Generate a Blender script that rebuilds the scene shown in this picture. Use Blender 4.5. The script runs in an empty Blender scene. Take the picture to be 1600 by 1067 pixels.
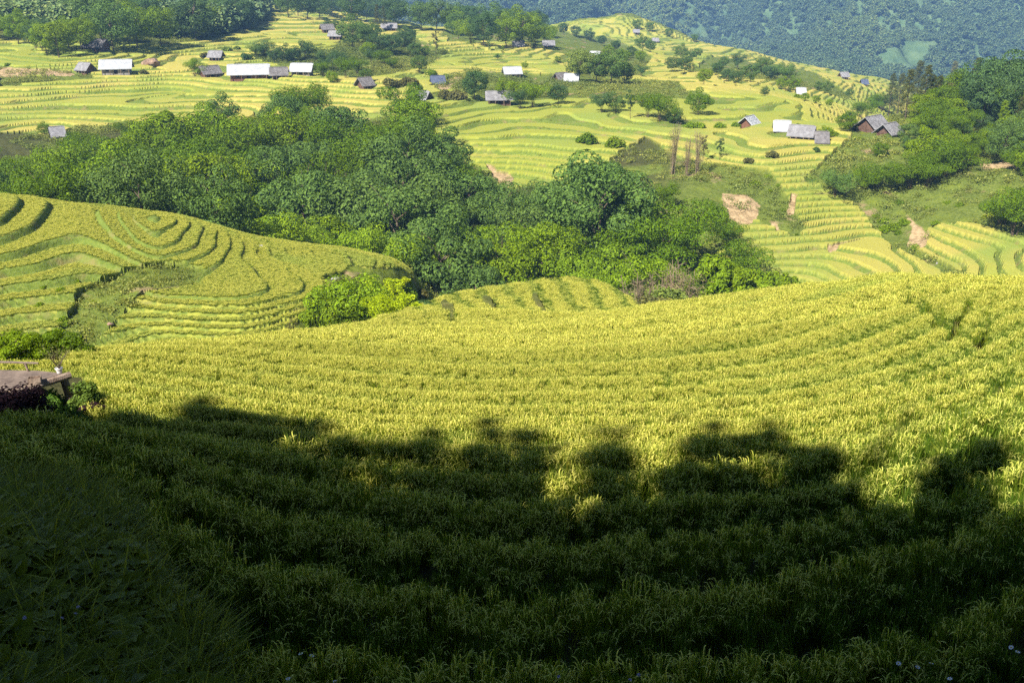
import bpy, math, random
import numpy as np
C = bpy.context.scene.collection
S = bpy.context.scene
RAD = math.radians
# ------------------------------------------------------------------ camera, sky, sun, exposure
F = 1555.6                       # focal length in photograph pixels (35 mm on 36 mm)
PITCH = RAD(20.9)
CP, SP = math.cos(PITCH), math.sin(PITCH)
cam = bpy.data.cameras.new('camera'); cam.lens = 35; cam.sensor_width = 36
cam.clip_start = 0.1; cam.clip_end = 9000
co = bpy.data.objects.new('camera', cam); C.objects.link(co)
co.location = (0, 0, 0); co.rotation_euler = (math.pi/2 - PITCH, 0, 0)
S.camera = co
SUN_EL, SUN_AZ = RAD(44), RAD(-38)          # azimuth: measured behind the camera, negative = to the left
SUNV = np.array([math.sin(SUN_AZ)*math.cos(SUN_EL), -math.cos(SUN_AZ)*math.cos(SUN_EL), math.sin(SUN_EL)])
sl = bpy.data.lights.new('sun', 'SUN'); sl.energy = 5.0; sl.angle = RAD(0.55); sl.color = (1, .95, .86)
so = bpy.data.objects.new('sun', sl); C.objects.link(so)
from mathutils import Vector
so.rotation_euler = Vector(SUNV).to_track_quat('Z', 'Y').to_euler()
w = bpy.data.worlds.new('World'); S.world = w; w.use_nodes = True
nt = w.node_tree; nt.nodes.clear()
sky = nt.nodes.new('ShaderNodeTexSky'); sky.sky_type = 'NISHITA'; sky.sun_disc = False
sky.sun_elevation = SUN_EL; sky.sun_rotation = math.atan2(SUNV[0], SUNV[1])
sky.air_density = 0.8; sky.dust_density = 0.4; sky.altitude = 2200
bg = nt.nodes.new('ShaderNodeBackground'); bg.inputs[1].default_value = 0.05
ow = nt.nodes.new('ShaderNodeOutputWorld')
nt.links.new(sky.outputs[0], bg.inputs[0]); nt.links.new(bg.outputs[0], ow.inputs[0])
S.view_settings.view_transform = 'Standard'; S.view_settings.look = 'None'
S.view_settings.exposure = 1.1; S.view_settings.gamma = 1; S.view_settings.use_curve_mapping = False
S.cycles.max_bounces = 4; S.cycles.diffuse_bounces = 1; S.cycles.glossy_bounces = 1
S.cycles.transmission_bounces = 3; S.cycles.volume_bounces = 0; S.cycles.transparent_max_bounces = 4
S.cycles.use_denoising = False; S.cycles.use_adaptive_sampling = True; S.cycles.adaptive_threshold = 0.02
S.cycles.sample_clamp_indirect = 3

# ------------------------------------------------------------------ small helpers
def kslope(py):
    dy = (533.5-py)/F
    return (-SP+dy*CP)/(CP+dy*SP)
def uof(px, py):
    dy = (533.5-py)/F
    return ((px-800)/F)/(CP+dy*SP)
def proj(x, y, z):
    zc = y*CP - z*SP
    yc = y*SP + z*CP
    zc = np.where(zc > .01, zc, .01)
    return 800+F*x/zc, 533.5-F*yc/zc
def h2(ix, iy, s):
    n = (ix.astype(np.int64)*374761393 + iy.astype(np.int64)*668265263 + s*974711) & 0x7fffffff
    n = ((n ^ (n >> 13))*1274126177) & 0x7fffffff
    n = ((n ^ (n >> 16))*668265263) & 0x7fffffff
    return ((n ^ (n >> 15)) & 0xffffff)/float(0xffffff)
def vnoise(x, y, s=0):
    x = np.asarray(x, float); y = np.asarray(y, float)
    ix, iy = np.floor(x), np.floor(y); fx, fy = x-ix, y-iy
    fx = fx*fx*fx*(fx*(fx*6-15)+10); fy = fy*fy*fy*(fy*(fy*6-15)+10)
    a, b = h2(ix, iy, s), h2(ix+1, iy, s); c, d = h2(ix, iy+1, s), h2(ix+1, iy+1, s)
    return (a+(b-a)*fx+(c-a)*fy+(a-b-c+d)*fx*fy)*2-1
def fbm(x, y, s=0, o=4, g=.5):
    r = 0; a = 1
    for i in range(o):
        r = r+a*vnoise(x*(2**i)+i*17.3, y*(2**i)-i*9.1, s+i); a *= g
    return r
def sstep(a, b, x):
    t = np.clip((x-a)/(b-a), 0, 1); return t*t*(3-2*t)
def in_poly(px, py, poly):
    px = np.asarray(px); c = np.zeros(px.shape, bool); n = len(poly)
    for i in range(n):
        x1, y1 = poly[i]; x2, y2 = poly[i-1]
        if y1 == y2: continue
        m = ((y1 > py) != (y2 > py)) & (px < (x2-x1)*(py-y1)/(y2-y1)+x1)
        c ^= m
    return c
# ------------------------------------------------------------------ lie of the land: guide lines across the valley, near to far
# each entry (px, py, Y): a sight line at that place in the view meets the ground Y metres away; or (px, None, Y, z)
GL = [
 [(0,None,-60,24)],
 [(0,None,-25,9)],
 [(0,None,-8,0.2)],
 [(0,None,0,-1.75)],
 [(0,1067,4.0),(200,1067,4.3),(400,1067,4.8),(800,1067,5.1),(1200,1067,5.0),(1600,1067,4.5)],
 [(0,900,5.5),(200,900,6.1),(400,900,7),(800,900,7.6),(1200,900,7.3),(1600,900,6.4)],
 [(0,780,8),(200,780,9),(400,780,10.2),(800,780,11.4),(1200,780,10.8),(1400,780,10),(1600,780,8.8)],
 [(0,700,11.5),(200,700,13),(400,700,14.5),(600,700,15.6),(800,700,16.2),(1000,700,16),(1200,700,15),(1400,700,13.4),(1600,700,11.3)],
 [(0,645,14.5),(200,640,18),(400,640,20),(600,640,22),(800,640,23),(1000,640,23),(1200,640,21),(1400,640,18),(1600,640,14.3)],
 [(-200,605,16),(0,605,18.5),(200,595,23),(400,590,27),(600,590,30),(800,590,32),(1000,590,31),(1200,590,28),(1400,590,23.5),(1600,590,18)],
 [(-200,597,18.3),(0,592,22.5),(200,575,29),(400,560,35),(600,545,41),(800,535,45),(1000,520,45),(1200,505,42),(1400,495,36),(1600,500,27)],
 [(-200,590,20.5),(0,590,24.5),(100,585,28.5),(200,568,36),(400,547,44),(600,526,52),(700,520,55),(800,512,58),(900,500,60),(1000,484,62),(1200,467,60),(1400,459,55),(1500,457,48),(1600,455,40),(1800,440,34)],
 [(-200,None,48,-26),(0,None,50,-27),(400,None,64,-30),(560,None,72,-31),(600,527,74),(640,500,78),(700,468,80),(800,450,82),(870,446,82),(930,450,81),(1000,480,78),(1050,None,76,-31),(1200,None,74,-32),(1400,None,70,-31),(1600,None,58,-26),(1800,None,50,-22)],
 [(-200,None,66,-30),(0,600,70),(200,575,74),(400,552,76),(500,542,80),(600,None,88,-37),(700,None,100,-46),(1000,None,100,-48),(1200,None,105,-50),(1400,None,100,-48),(1600,None,90,-40),(1800,None,84,-36)],
 [(-200,400,84),(0,430,86),(200,450,86),(400,460,86),(500,460,88),(580,475,90),(640,None,98,-37),(700,None,110,-48),(1000,None,114,-49),(1300,None,118,-50),(1600,None,105,-43)],
 [(-200,300,104),(0,315,105),(60,323,107),(95,335,106),(200,341,106),(290,354,106),(400,388,103),(480,392,104),(550,405,103),(600,418,102),(650,434,105),(690,None,116,-42),(740,None,124,-49),(1000,None,128,-47),(1200,None,128,-50),(1400,None,120,-48),(1600,None,115,-45)],
 [(-200,None,148,-45),(0,None,150,-46),(200,None,155,-47),(400,None,150,-48),(600,None,145,-49),(800,None,145,-49),(1000,None,140,-47),(1200,None,141,-50.5),(1300,452,146),(1400,455,141),(1500,455,134),(1600,450,130)],
 [(-200,None,182,-41),(0,None,185,-42),(400,None,185,-43),(700,None,175,-45),(800,None,172,-46),(1000,None,165,-44),(1130,400,158),(1250,400,160),(1380,395,164),(1450,400,155),(1600,390,149)],
 [(-200,210,233),(0,212,235),(100,216,235),(200,200,238),(450,190,238),(600,205,230),(700,255,212),(800,300,197),(900,305,191),(1000,290,190),(1100,290,186),(1200,298,182),(1300,300,184),(1400,295,184),(1500,280,182),(1600,270,180)],
 [(0,150,275),(200,150,280),(400,150,280),(600,160,262),(700,190,240),(800,218,226),(860,226,222),(940,232,218),(1000,240,213),(1100,232,210),(1200,225,209),(1300,235,208),(1400,212,214),(1600,200,212)],
 [(0,105,315),(200,105,318),(400,112,315),(600,130,295),(700,152,274),(800,170,261),(900,182,252),(1000,192,240),(1100,200,232),(1200,197,234),(1300,202,230),(1400,186,236),(1500,168,245),(1600,165,245)],
 [(0,70,368),(200,75,375),(400,85,380),(600,95,360),(700,105,350),(800,120,333),(900,127,325),(1000,140,308),(1100,150,289),(1200,165,271),(1280,180,258),(1340,None,290,-50),(1400,None,290,-54),(1600,None,300,-56)],
 [(0,40,430),(200,40,440),(400,50,445),(600,65,435),(800,85,415),(1000,105,395),(1100,120,368),(1200,140,340),(1300,160,330),(1380,None,380,-60),(1600,None,400,-72)],
 [(0,10,560),(200,8,580),(400,25,580),(500,35,585),(600,45,570),(800,65,560),(1000,75,555),(1200,110,520),(1300,124,520),(1380,133,540),(1440,None,570,-80),(1600,None,590,-88)],
 [(0,-40,750),(200,-30,750),(400,0,720),(500,10,740),(600,25,720),(700,35,720),(800,45,725),(900,45,740),(1000,50,760),(1100,66,750),(1200,88,735),(1300,109,700),(1390,125,680),(1450,None,700,-95),(1600,None,700,-105)],
 [(-200,None,1000,60),(0,None,1000,35),(250,None,1000,0),(450,None,1000,-40),(600,None,1000,-100),(800,None,1000,-130),(1200,None,1000,-140),(1600,None,1000,-140)],
 [(0,None,1300,0),(400,None,1300,-60),(600,None,1300,-130),(1000,None,1300,-145),(1600,None,1300,-150)],
 [(0,None,1750,80),(400,None,1750,0),(600,None,1750,-62),(1000,None,1750,-55),(1300,None,1750,-35),(1600,None,1750,-20)],
 [(0,None,2350,190)],
 [(0,None,2700,215)],
]
UT = np.linspace(-1.1, 1.1, 1101)
def _tab():
    Ys, Zs = [], []
    kern = np.exp(-.5*(np.arange(-24, 25)/8.)**2); kern /= kern.sum()
    for g in GL:
        us, ys, zs = [], [], []
        for e in g:
            if e[1] is None:
                us.append(uof(e[0], 450)); ys.append(e[2]); zs.append(e[3])
            else:
                us.append(uof(e[0], e[1])); ys.append(e[2]); zs.append(kslope(e[1])*e[2])
        y = np.interp(UT, us, ys); z = np.interp(UT, us, zs)
        y = np.convolve(np.pad(y, 24, 'edge'), kern, 'valid'); z = np.convolve(np.pad(z, 24, 'edge'), kern, 'valid')
        Ys.append(y); Zs.append(z)
    return np.array(Ys), np.array(Zs)
YT, ZT = _tab()
assert (np.diff(YT, axis=0) > 0).all(), [i for i in range(len(YT)-1) if (YT[i+1]-YT[i]).min() <= 0]
def _slopes():
    d = np.diff(YT, axis=0); s = np.diff(ZT, axis=0)/d
    m = np.zeros_like(ZT); m[0] = s[0]; m[-1] = s[-1]
    a, b = s[:-1], s[1:]
    w1 = 2*d[1:]+d[:-1]; w2 = d[1:]+2*d[:-1]
    with np.errstate(divide='ignore', invalid='ignore'):
        hm = (w1+w2)/(w1/a+w2/b)
    m[1:-1] = np.where(a*b > 0, hm, 0)
    return m
MT = _slopes()
def base_h(x, y):
    x = np.asarray(x, float); y = np.asarray(y, float)
    u = np.clip(x/np.maximum(y, 6.0), -1.09, 1.09)
    fi = (u-UT[0])/(UT[1]-UT[0]); i0 = np.clip(fi.astype(int), 0, len(UT)-2); fr = fi-i0
    def col(i):
        out = np.zeros(x.shape)
        k = np.zeros(x.shape, int)
        for j in range(1, len(YT)-1): k += (y >= YT[j][i])
        k = np.clip(k, 0, len(YT)-2)
        y0, y1 = YT[k, i], YT[k+1, i]; z0, z1 = ZT[k, i], ZT[k+1, i]; m0, m1 = MT[k, i], MT[k+1, i]
        d = y1-y0; t = np.clip((y-y0)/d, 0, 1); t2 = t*t; t3 = t2*t
        return (2*t3-3*t2+1)*z0+(t3-2*t2+t)*d*m0+(-2*t3+3*t2)*z1+(t3-t2)*d*m1
    return col(i0)*(1-fr)+col(i0+1)*fr
# ground cover, traced as areas of the hillsides: (name, nearest Y, farthest Y, outline)
AREAS = [
 ('wild', 120, 240, [(-300,200),(100,214),(130,190),(240,180),(450,175),(620,180),(665,200),(700,250),(740,262),(770,290),(800,300),(860,290),(880,300),(1010,215),(1060,250),(1130,262),(1200,270),(1225,300),(1245,340),(1262,362),(1240,372),(1180,352),(1140,358),(1120,400),(1120,470),(-300,470)]),
 ('wild', 130, 262, [(1255,285),(1330,215),(1310,190),(1330,150),(2100,90),(2100,345),(1600,345),(1560,358),(1460,352),(1440,375),(1430,395),(1450,405),(1520,440),(1500,470),(2100,470),(2100,600),(1480,600),(1500,440),(1400,395),(1340,330),(1300,300)]),
 ('wild', 66, 112, [(120,455),(190,425),(255,405),(325,418),(305,448),(225,460),(190,500),(165,530),(130,552),(92,525),(108,490)]),
 ('wild', 74, 130, [(500,432),(560,418),(620,420),(700,470),(620,520),(560,545),(470,545),(440,530),(480,490),(520,450)]),
 ('wild', 260, 330, [(0,120),(60,122),(140,115),(150,125),(60,132),(0,138)]),
 ('wild', 380, 1000, [(-900,-300),(430,-300),(415,20),(400,45),(330,60),(260,75),(170,75),(140,78),(128,104),(60,82),(0,62),(-900,60)]),
 ('wild', 270, 520, [(390,85),(520,80),(545,55),(640,55),(700,85),(660,110),(600,120),(560,125),(500,120),(400,95)]),
 ('wild', 300, 760, [(700,50),(840,45),(960,62),(1020,90),(1000,120),(900,125),(890,90),(820,68),(700,68)]),
 ('wild', 280, 400, [(700,120),(740,112),(900,120),(1060,130),(1080,150),(1060,195),(950,190),(870,170),(720,165)]),
 ('wild', 380, 600, [(1050,130),(1120,85),(1240,95),(1330,150),(1310,170),(1200,140)]),
 ('gap', 22, 60, [(1412,482),(1425,482),(1446,492),(1468,500),(1492,520),(1500,530),(1492,543),(1478,540),(1462,520),(1440,505),(1415,494)]),
 ('gap', 18, 50, [(1510,480),(1525,478),(1508,510),(1500,530),(1520,540),(1540,520),(1548,480),(1556,478),(1552,520),(1535,545),(1495,545),(1484,530),(1488,505)]),
 ('gap', 12, 24, [(560,728),(575,712),(610,702),(640,712),(660,700),(700,690),(745,680),(750,696),(700,708),(650,722),(600,735)]),
 ('gap', 20, 40, [(1030,612),(1080,598),(1100,594),(1080,604),(1040,616)]),
 ('gap', 7, 26, [(1575,588),(1592,600),(1485,700),(1415,772),(1395,765),(1465,690)]),
 ('gap', 54, 95, [(686,486),(696,480),(716,497),(717,518),(704,522),(698,500)]),
 ('gap', 54, 95, [(757,474),(771,478),(774,484),(770,512),(766,512),(768,486),(757,480)]),
 ('gap', 54, 95, [(833,468),(841,468),(850,501),(842,503)]),
 ('gap', 54, 95, [(660,497),(664,495),(678,518),(672,519)]),
 ('wild', 760, 5000, [(-2000,-900),(3500,-900),(3500,700),(-2000,700)]),
 ('soil', 290, 345, [(-20,108),(30,108),(90,112),(118,118),(60,121),(-20,122)]),
 ('soil', 140, 200, [(1128,304),(1165,304),(1188,318),(1184,340),(1180,352),(1150,356),(1140,340),(1130,322)]),
 ('soil', 180, 235, [(1526,252),(1560,253),(1592,266),(1560,265),(1535,262)]),
 ('soil', 190, 232, [(755,258),(765,262),(800,280),(795,300),(775,285)]),
 ('soil', 155, 200, [(1415,335),(1432,352),(1455,375),(1440,395),(1415,385),(1425,365)]),
 ('soil', 150, 200, [(1205,345),(1215,350),(1220,365),(1208,358)]),
 ('soil', 160, 205, [(1238,305),(1246,308),(1240,330),(1225,336),(1232,322)]),
 ('soil', 150, 190, [(1290,388),(1310,382),(1355,378),(1310,388),(1294,402)]),
 ('soil', 420, 800, [(264,0),(278,0),(282,20),(270,14)]),
 ('soil', 270, 420, [(700,120),(722,124),(715,131),(740,132),(700,140),(672,138),(690,128)]),
]
def classify(x, y, z):
    px, py = proj(x, y, z)
    px = px+3*vnoise(x*.35, y*.35, 70)*np.clip(160/np.maximum(y, 1), 0, 2); py = py+2.5*vnoise(x*.35, y*.35, 71)*np.clip(160/np.maximum(y, 1), 0, 2)
    wild = bankmask(x, y); soil = np.zeros(x.shape)
    for nm, a, b, poly in AREAS:
        m = in_poly(px, py, poly) & (y > a) & (y < b)
        if nm == 'wild': wild[m] = 1
        elif nm == 'gap': wild[m & (y < 96)] = .5
        else: soil[m] = 1; wild[m] = 1
    return wild, soil
EDGE_NEAR = 95.0
def bankmask(x, y):                # the weedy bank at the near left
    return sstep(.25, -.15, x+1.55+.36*(y-4.4)*0+ (y-4.2)*.62 + .15*vnoise(x*2, y*2, 5))*sstep(9.5, 8.0, y)
HQ = np.linspace(-60, 12, 721); QQ = np.cumsum(.1/np.interp(HQ, [-60, -26, -20, -13, -9, -3], [.8, .95, 1.35, 1.25, .75, .45])); QQ -= QQ[300]
def ground(x, y, full=False):
    """height of the soil, terraces included"""
    x = np.asarray(x, float); y = np.asarray(y, float)
    h = base_h(x, y)
    u = x/np.maximum(y, 6.)
    near = y < EDGE_NEAR
    # undulation
    amp = np.interp(y, [0, 20, 60, 90, 200, 400, 700, 1100, 1600, 3000], [.03, .14, .62, .5, .7, 1.4, 4.5, 30, 66, 60])
    sc = np.interp(y, [0, 60, 200, 400, 800, 1500, 3000], [.10, .06, .035, .02, .009, .0035, .002])
    scq = np.select([y < 40, y < 130, y < 300, y < 600, y < 900], [.1, .045, .03, .018, .009], .0032)
    n = 0
    for a, b, s_, f_ in ((-99, 60, .055, 0), (50, 150, .05, 1), (120, 380, .028, 2), (300, 900, .013, 3), (700, 9999, .0035, 4)):
        wgt = sstep(a-8, a+12, y)*(1-sstep(b-10, b+40, y)) if b < 9999 else sstep(a, a+300, y)
        if np.any(wgt > 0):
            if f_ == 4:
                r = 1-np.abs(fbm(x*s_, y*s_*.7, 40, 5)); r = r*1.6-.9
                n = n+wgt*r
            else: n = n+wgt*fbm(x*s_, y*s_, 30+f_, 4 if f_ == 3 else 3)
    h = h+amp*n
    wild, soil = classify(x, y, h)
    # terraces
    st = np.select([y < 84, y < 132, y < 450], [.7, .55, .62], 1.1)
    st = np.where((y > 60) & (y < 132), .32+sstep(-.36, -.46, u)*.38, st)
    href = -29.
    jit = .35*vnoise(x*.03+5, y*.03, 50)+.25*vnoise(x*.09, y*.09, 51)*(y < 60)
    nearq = (y < 84) & ~((y > 62) & (u < -.13))
    q = np.where(nearq, np.interp(h, HQ, QQ), (h-href)/st)+jit
    fl = np.floor(q); fr = q-fl
    rw = np.where((y > 62) & (y < 135) & (u < -.12), .13+.10*sstep(-.25, -.42, u), np.interp(y, [0, 60, 95, 150, 400], [.17, .17, .28, .24, .26]))
    ramp = np.where(fr < rw, fr/rw, 1.0)
    ramp = ramp*ramp*(3-2*ramp)
    lip = np.where(fr >= rw, .05*(1-(fr-rw)/(1-rw)), 0)
    qt = fl+ramp*.98+.02*fr-jit
    T = np.where(nearq, np.interp(qt, QQ, HQ), href+st*qt)
    terr = (1-np.where(wild == .5, 0, wild))*sstep(900, 800, y)*sstep(-2, 1.5, y)
    rice = np.where(fr >= rw*1.02, 1.0, 0.0)
    if full is False or True:
        farlift = .55*sstep(136, 142, y)*(1-sstep(500, 700, y))
        e = np.clip((fr-rw*1.12)/(.035), 0, 1)*np.clip((1-fr)/.02, 0, 1)
        # standing rice on the treads of the hillsides too far for single plants
        T = T+farlift*e*(1-np.clip((vnoise(x*.02, fl*3.1, 77)-.55)*9, 0, 1))
        rice = np.maximum(rice*0, np.where(fr >= rw*1.1, 1.0, 0.0))
    z = h+(T-h)*terr
    # wild ground is lumpy
    z = z+wild*np.where(y < 900, .25*fbm(x*.35, y*.35, 60, 3)+.5*vnoise(x*.12, y*.12, 61), 0)*sstep(60, 70, y)
    z = z-.35*(wild == .5)*(y < 60)*(y > 16)
    # near rice stands .72 m tall on the soil
    z = z-.50*sstep(-1, 2.5, y)*(1-np.where(u < -.13, sstep(60, 66, y), sstep(84, 93, y)))*np.where(y < 60, 1, 1-wild)*(1-.8*bankmask(x, y))
    if full:
        return z, h, wild, soil, rice*terr, fl
    return z
def gz(x, y): return float(ground(np.array([x]), np.array([y]))[0])
def hit(px, py, ymin=3.0, ymax=5000.):
    """first meeting of a sight line with the ground"""
    k, u = kslope(py), uof(px, py)
    ys = np.exp(np.linspace(math.log(ymin), math.log(ymax), 2600))
    d = k*ys-ground(u*ys, ys)
    i = np.argmax(d < 0)
    if d[i] >= 0: i = len(ys)-1
    return u*ys[i], ys[i], k*ys[i]
def at(px, py, Y):
    return (uof(px, py)*Y, Y, kslope(py)*Y)
# ------------------------------------------------------------------ mesh and material helpers
def mesh_np(name, v, faces, mats=(), fmat=None, smooth=False):
    """faces: list of int arrays (n,3) or (n,4)"""
    me = bpy.data.meshes.new(name)
    v = np.ascontiguousarray(v, np.float32)
    me.vertices.add(len(v)); me.vertices.foreach_set('co', v.ravel())
    fl = [np.asarray(f, np.int32) for f in faces if len(f)]
    loops = np.concatenate([f.ravel() for f in fl])
    tot = np.concatenate([np.full(len(f), f.shape[1], np.int32) for f in fl])
    st = np.concatenate([[0], np.cumsum(tot)[:-1]]).astype(np.int32)
    me.loops.add(len(loops)); me.loops.foreach_set('vertex_index', loops)
    me.polygons.add(len(tot)); me.polygons.foreach_set('loop_start', st)
    if fmat is not None: me.polygons.foreach_set('material_index', np.asarray(fmat, np.int32))
    me.polygons.foreach_set('use_smooth', np.full(len(tot), smooth))
    for m in mats: me.materials.append(m)
    me.update(calc_edges=True); me.validate()
    return me
def link(name, data, parent=None, loc=(0,0,0), rot=(0,0,0), sc=None):
    o = bpy.data.objects.new(name, data); C.objects.link(o)
    if parent is not None: o.parent = parent
    o.location = loc; o.rotation_euler = rot
    if sc is not None: o.scale = sc if hasattr(sc, '__len__') else (sc, sc, sc)
    return o
def tag(o, label=None, cat=None, group=None, kind=None):
    if label: o['label'] = label
    if cat: o['category'] = cat
    if group: o['group'] = group
    if kind: o['kind'] = kind
    return o
def newmat(name, rough=.9, spec=.2):
    m = bpy.data.materials.new(name); m.use_nodes = True
    t = m.node_tree; b = t.nodes['Principled BSDF']
    b.inputs['Roughness'].default_value = rough; b.inputs['Specular IOR Level'].default_value = spec
    return m, t, b
def N(t, typ, **kw):
    n = t.nodes.new(typ)
    for k, v in kw.items(): setattr(n, k, v)
    return n
def noise(t, scale, detail=4, vec=None, rough=.55, coord='Object'):
    n = N(t, 'ShaderNodeTexNoise'); n.inputs['Scale'].default_value = scale; n.inputs['Detail'].default_value = detail
    n.inputs['Roughness'].default_value = rough
    if vec is None:
        tc = N(t, 'ShaderNodeTexCoord'); vec = tc.outputs[coord]
    t.links.new(vec, n.inputs['Vector']); return n.outputs['Fac']
def ramp(t, fac, stops):
    r = N(t, 'ShaderNodeValToRGB'); e = r.color_ramp.elements
    while len(e) < len(stops): e.new(.5)
    for i, (p, c) in enumerate(stops):
        e[i].position = p; e[i].color = tuple(c)+(1,)
    t.links.new(fac, r.inputs[0]); return r.outputs[0]
def mix(t, fac, a, b, mode='MIX'):
    n = N(t, 'ShaderNodeMix', data_type='RGBA', blend_type=mode)
    for s, x in ((n.inputs[0], fac), (n.inputs[6], a), (n.inputs[7], b)):
        if isinstance(x, (int, float)): s.default_value = x
        elif isinstance(x, tuple): s.default_value = x+(1,)
        else: t.links.new(x, s)
    return n.outputs[2]
def math_(t, op, a, b=None, clamp=False):
    n = N(t, 'ShaderNodeMath', operation=op); n.use_clamp = clamp
    for s, x in ((n.inputs[0], a), (n.inputs[1], b)):
        if x is None: continue
        if isinstance(x, (int, float)): s.default_value = x
        else: t.links.new(x, s)
    return n.outputs[0]
def bump(t, b, h, dist, strength=1.0):
    n = N(t, 'ShaderNodeBump'); n.inputs['Distance'].default_value = dist; n.inputs['Strength'].default_value = strength
    t.links.new(h, n.inputs['Height']); t.links.new(n.outputs[0], b.inputs['Normal'])

# ------------------------------------------------------------------ the ground: one terraced sheet
mg, t, b = newmat('terraced_ground', .95, .05)
at_ = N(t, 'ShaderNodeAttribute', attribute_name='cover'); sep = N(t, 'ShaderNodeSeparateColor'); t.links.new(at_.outputs['Color'], sep.inputs[0])
R_, G_, B_, A_ = sep.outputs[0], sep.outputs[1], sep.outputs[2], at_.outputs['Alpha']
nf = noise(t, 2.2, 5, rough=.7); nm_ = noise(t, .35, 4); nl = noise(t, .05, 3)
ricec = mix(t, A_, mix(t, nf, (.25,.28,.035), (.37,.38,.07)), mix(t, nf, (.40,.34,.06), (.50,.43,.12)))
ricec = mix(t, ramp(t, nl, [(.5,(0,0,0)),(.66,(1,1,1))]), ricec, mix(t, nf, (.20,.26,.04), (.33,.38,.08)))
grass = ramp(t, nf, [(.25,(.08,.12,.02)),(.5,(.15,.20,.035)),(.75,(.24,.28,.06))])
grass = mix(t, ramp(t, nm_, [(.55,(0,0,0)),(.75,(1,1,1))]), grass, (.26,.21,.08))
wild = ramp(t, nf, [(.28,(.05,.075,.014)),(.5,(.12,.155,.028)),(.75,(.22,.24,.06))])
wild = mix(t, ramp(t, nm_, [(.5,(0,0,0)),(.7,(1,1,1))]), wild, mix(t, nf, (.09,.13,.012), (.22,.25,.04)))
wild = mix(t, ramp(t, noise(t, .16, 5), [(.60,(0,0,0)),(.68,(1,1,1))]), wild, mix(t, nf, (.22,.14,.07), (.38,.29,.16)))
vo = N(t, 'ShaderNodeTexVoronoi'); vo.inputs['Scale'].default_value = 1.3; tcv = N(t, 'ShaderNodeTexCoord'); t.links.new(tcv.outputs['Object'], vo.inputs['Vector'])
soil = mix(t, vo.outputs['Distance'], mix(t, nf, (.42,.28,.14), (.66,.50,.30)), mix(t, nf, (.12,.09,.04), (.36,.25,.13)))
c = mix(t, R_, grass, ricec); c = mix(t, G_, c, wild); c = mix(t, B_, c, soil)
un = N(t, 'ShaderNodeAttribute', attribute_name='soil_and_shade'); c = mix(t, un.outputs['Fac'], c, mix(t, nf, (.035,.038,.014), (.085,.080,.035)))  # dark soil under the rice; shade between ravine trees painted in too
t.links.new(c, b.inputs['Base Color'])
bump(t, b, nf, .25, .8)

def rows(spec):
    out = []
    for a, b_, s in spec: out.append(np.exp(np.arange(math.log(a), math.log(b_), s)))
    return np.concatenate(out)
def ground_sheet():
    ys = np.concatenate([np.linspace(-60, 3.4, 60), rows([(3.5, 60, .008), (60, 84, .004), (84, 128, .0018), (128, 150, .003), (150, 420, .0019), (420, 760, .004), (760, 1000, .015)])])
    us = np.linspace(-.66, .66, 1000)
    us = np.concatenate([np.linspace(-1.05, -.67, 60), us, np.linspace(.67, 1.05, 60)])
    yy = np.maximum(ys, 6.+.12*np.abs(ys-6.)*0)
    wid = np.where(ys < 6, 6+ (6-ys)*.6, ys)+14*np.clip(1-np.abs(ys-6)/70, 0, 1)
    X = us[None, :]*wid[:, None]; Y = np.broadcast_to(ys[:, None], X.shape)
    z, h, wild, soil, rice, fl = ground(X, Y, True)
    v = np.stack([X, Y, z], -1).reshape(-1, 3)
    n, m = X.shape
    i = (np.arange(n-1)[:, None]*m+np.arange(m-1)[None, :]).ravel()
    f = np.stack([i, i+1, i+m+1, i+m], -1)
    me = mesh_np('ground', v, [f], [mg], smooth=False)
    a = me.color_attributes.new('cover', 'FLOAT_COLOR', 'POINT')
    tone = np.clip(.75*(h2(fl, np.zeros_like(fl), 3)-.5)+.9*vnoise(X*.02, Y*.03, 8)+.5*vnoise(X*.06, Y*.06, 18)+np.interp(Y, [20, 60, 84, 130, 300], [.25, .4, .45, .5, .65]), 0, 1)
    col = np.stack([rice, wild, soil, tone], -1).reshape(-1, 4).astype(np.float32)
    a.data.foreach_set('color', col.ravel())
    zz = z; uu = X/np.maximum(Y, 6)
    dark_floor = np.where((Y < 60) & (Y > 2) & (wild < .3), 1, 0)+np.where((Y >= 60) & (Y < 96) & (uu > -.13) & (rice > .5), .7, 0)+np.where((Y > 122) & (Y < 236) & (uu < .20) & (wild > .6) & (soil < .5), .85*(1-sstep(.12, .20, uu)), 0)  # soil under rice, then painted shade on the ravine floor
    dark_floor = dark_floor*(1-np.clip((vnoise(X*.11, Y*.11, 93)-.35)*4, 0, 1)*(Y > 100))
    a2 = me.attributes.new('soil_and_shade', 'FLOAT', 'POINT'); a2.data.foreach_set('value', np.clip(dark_floor, 0, 1).astype(np.float32).ravel())
    o = link('ground', me); tag(o, 'terraced rice hillsides and valley floor, yellow treads over green banks', 'ground', kind='structure')
    return o
ground_obj = ground_sheet()

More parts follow.
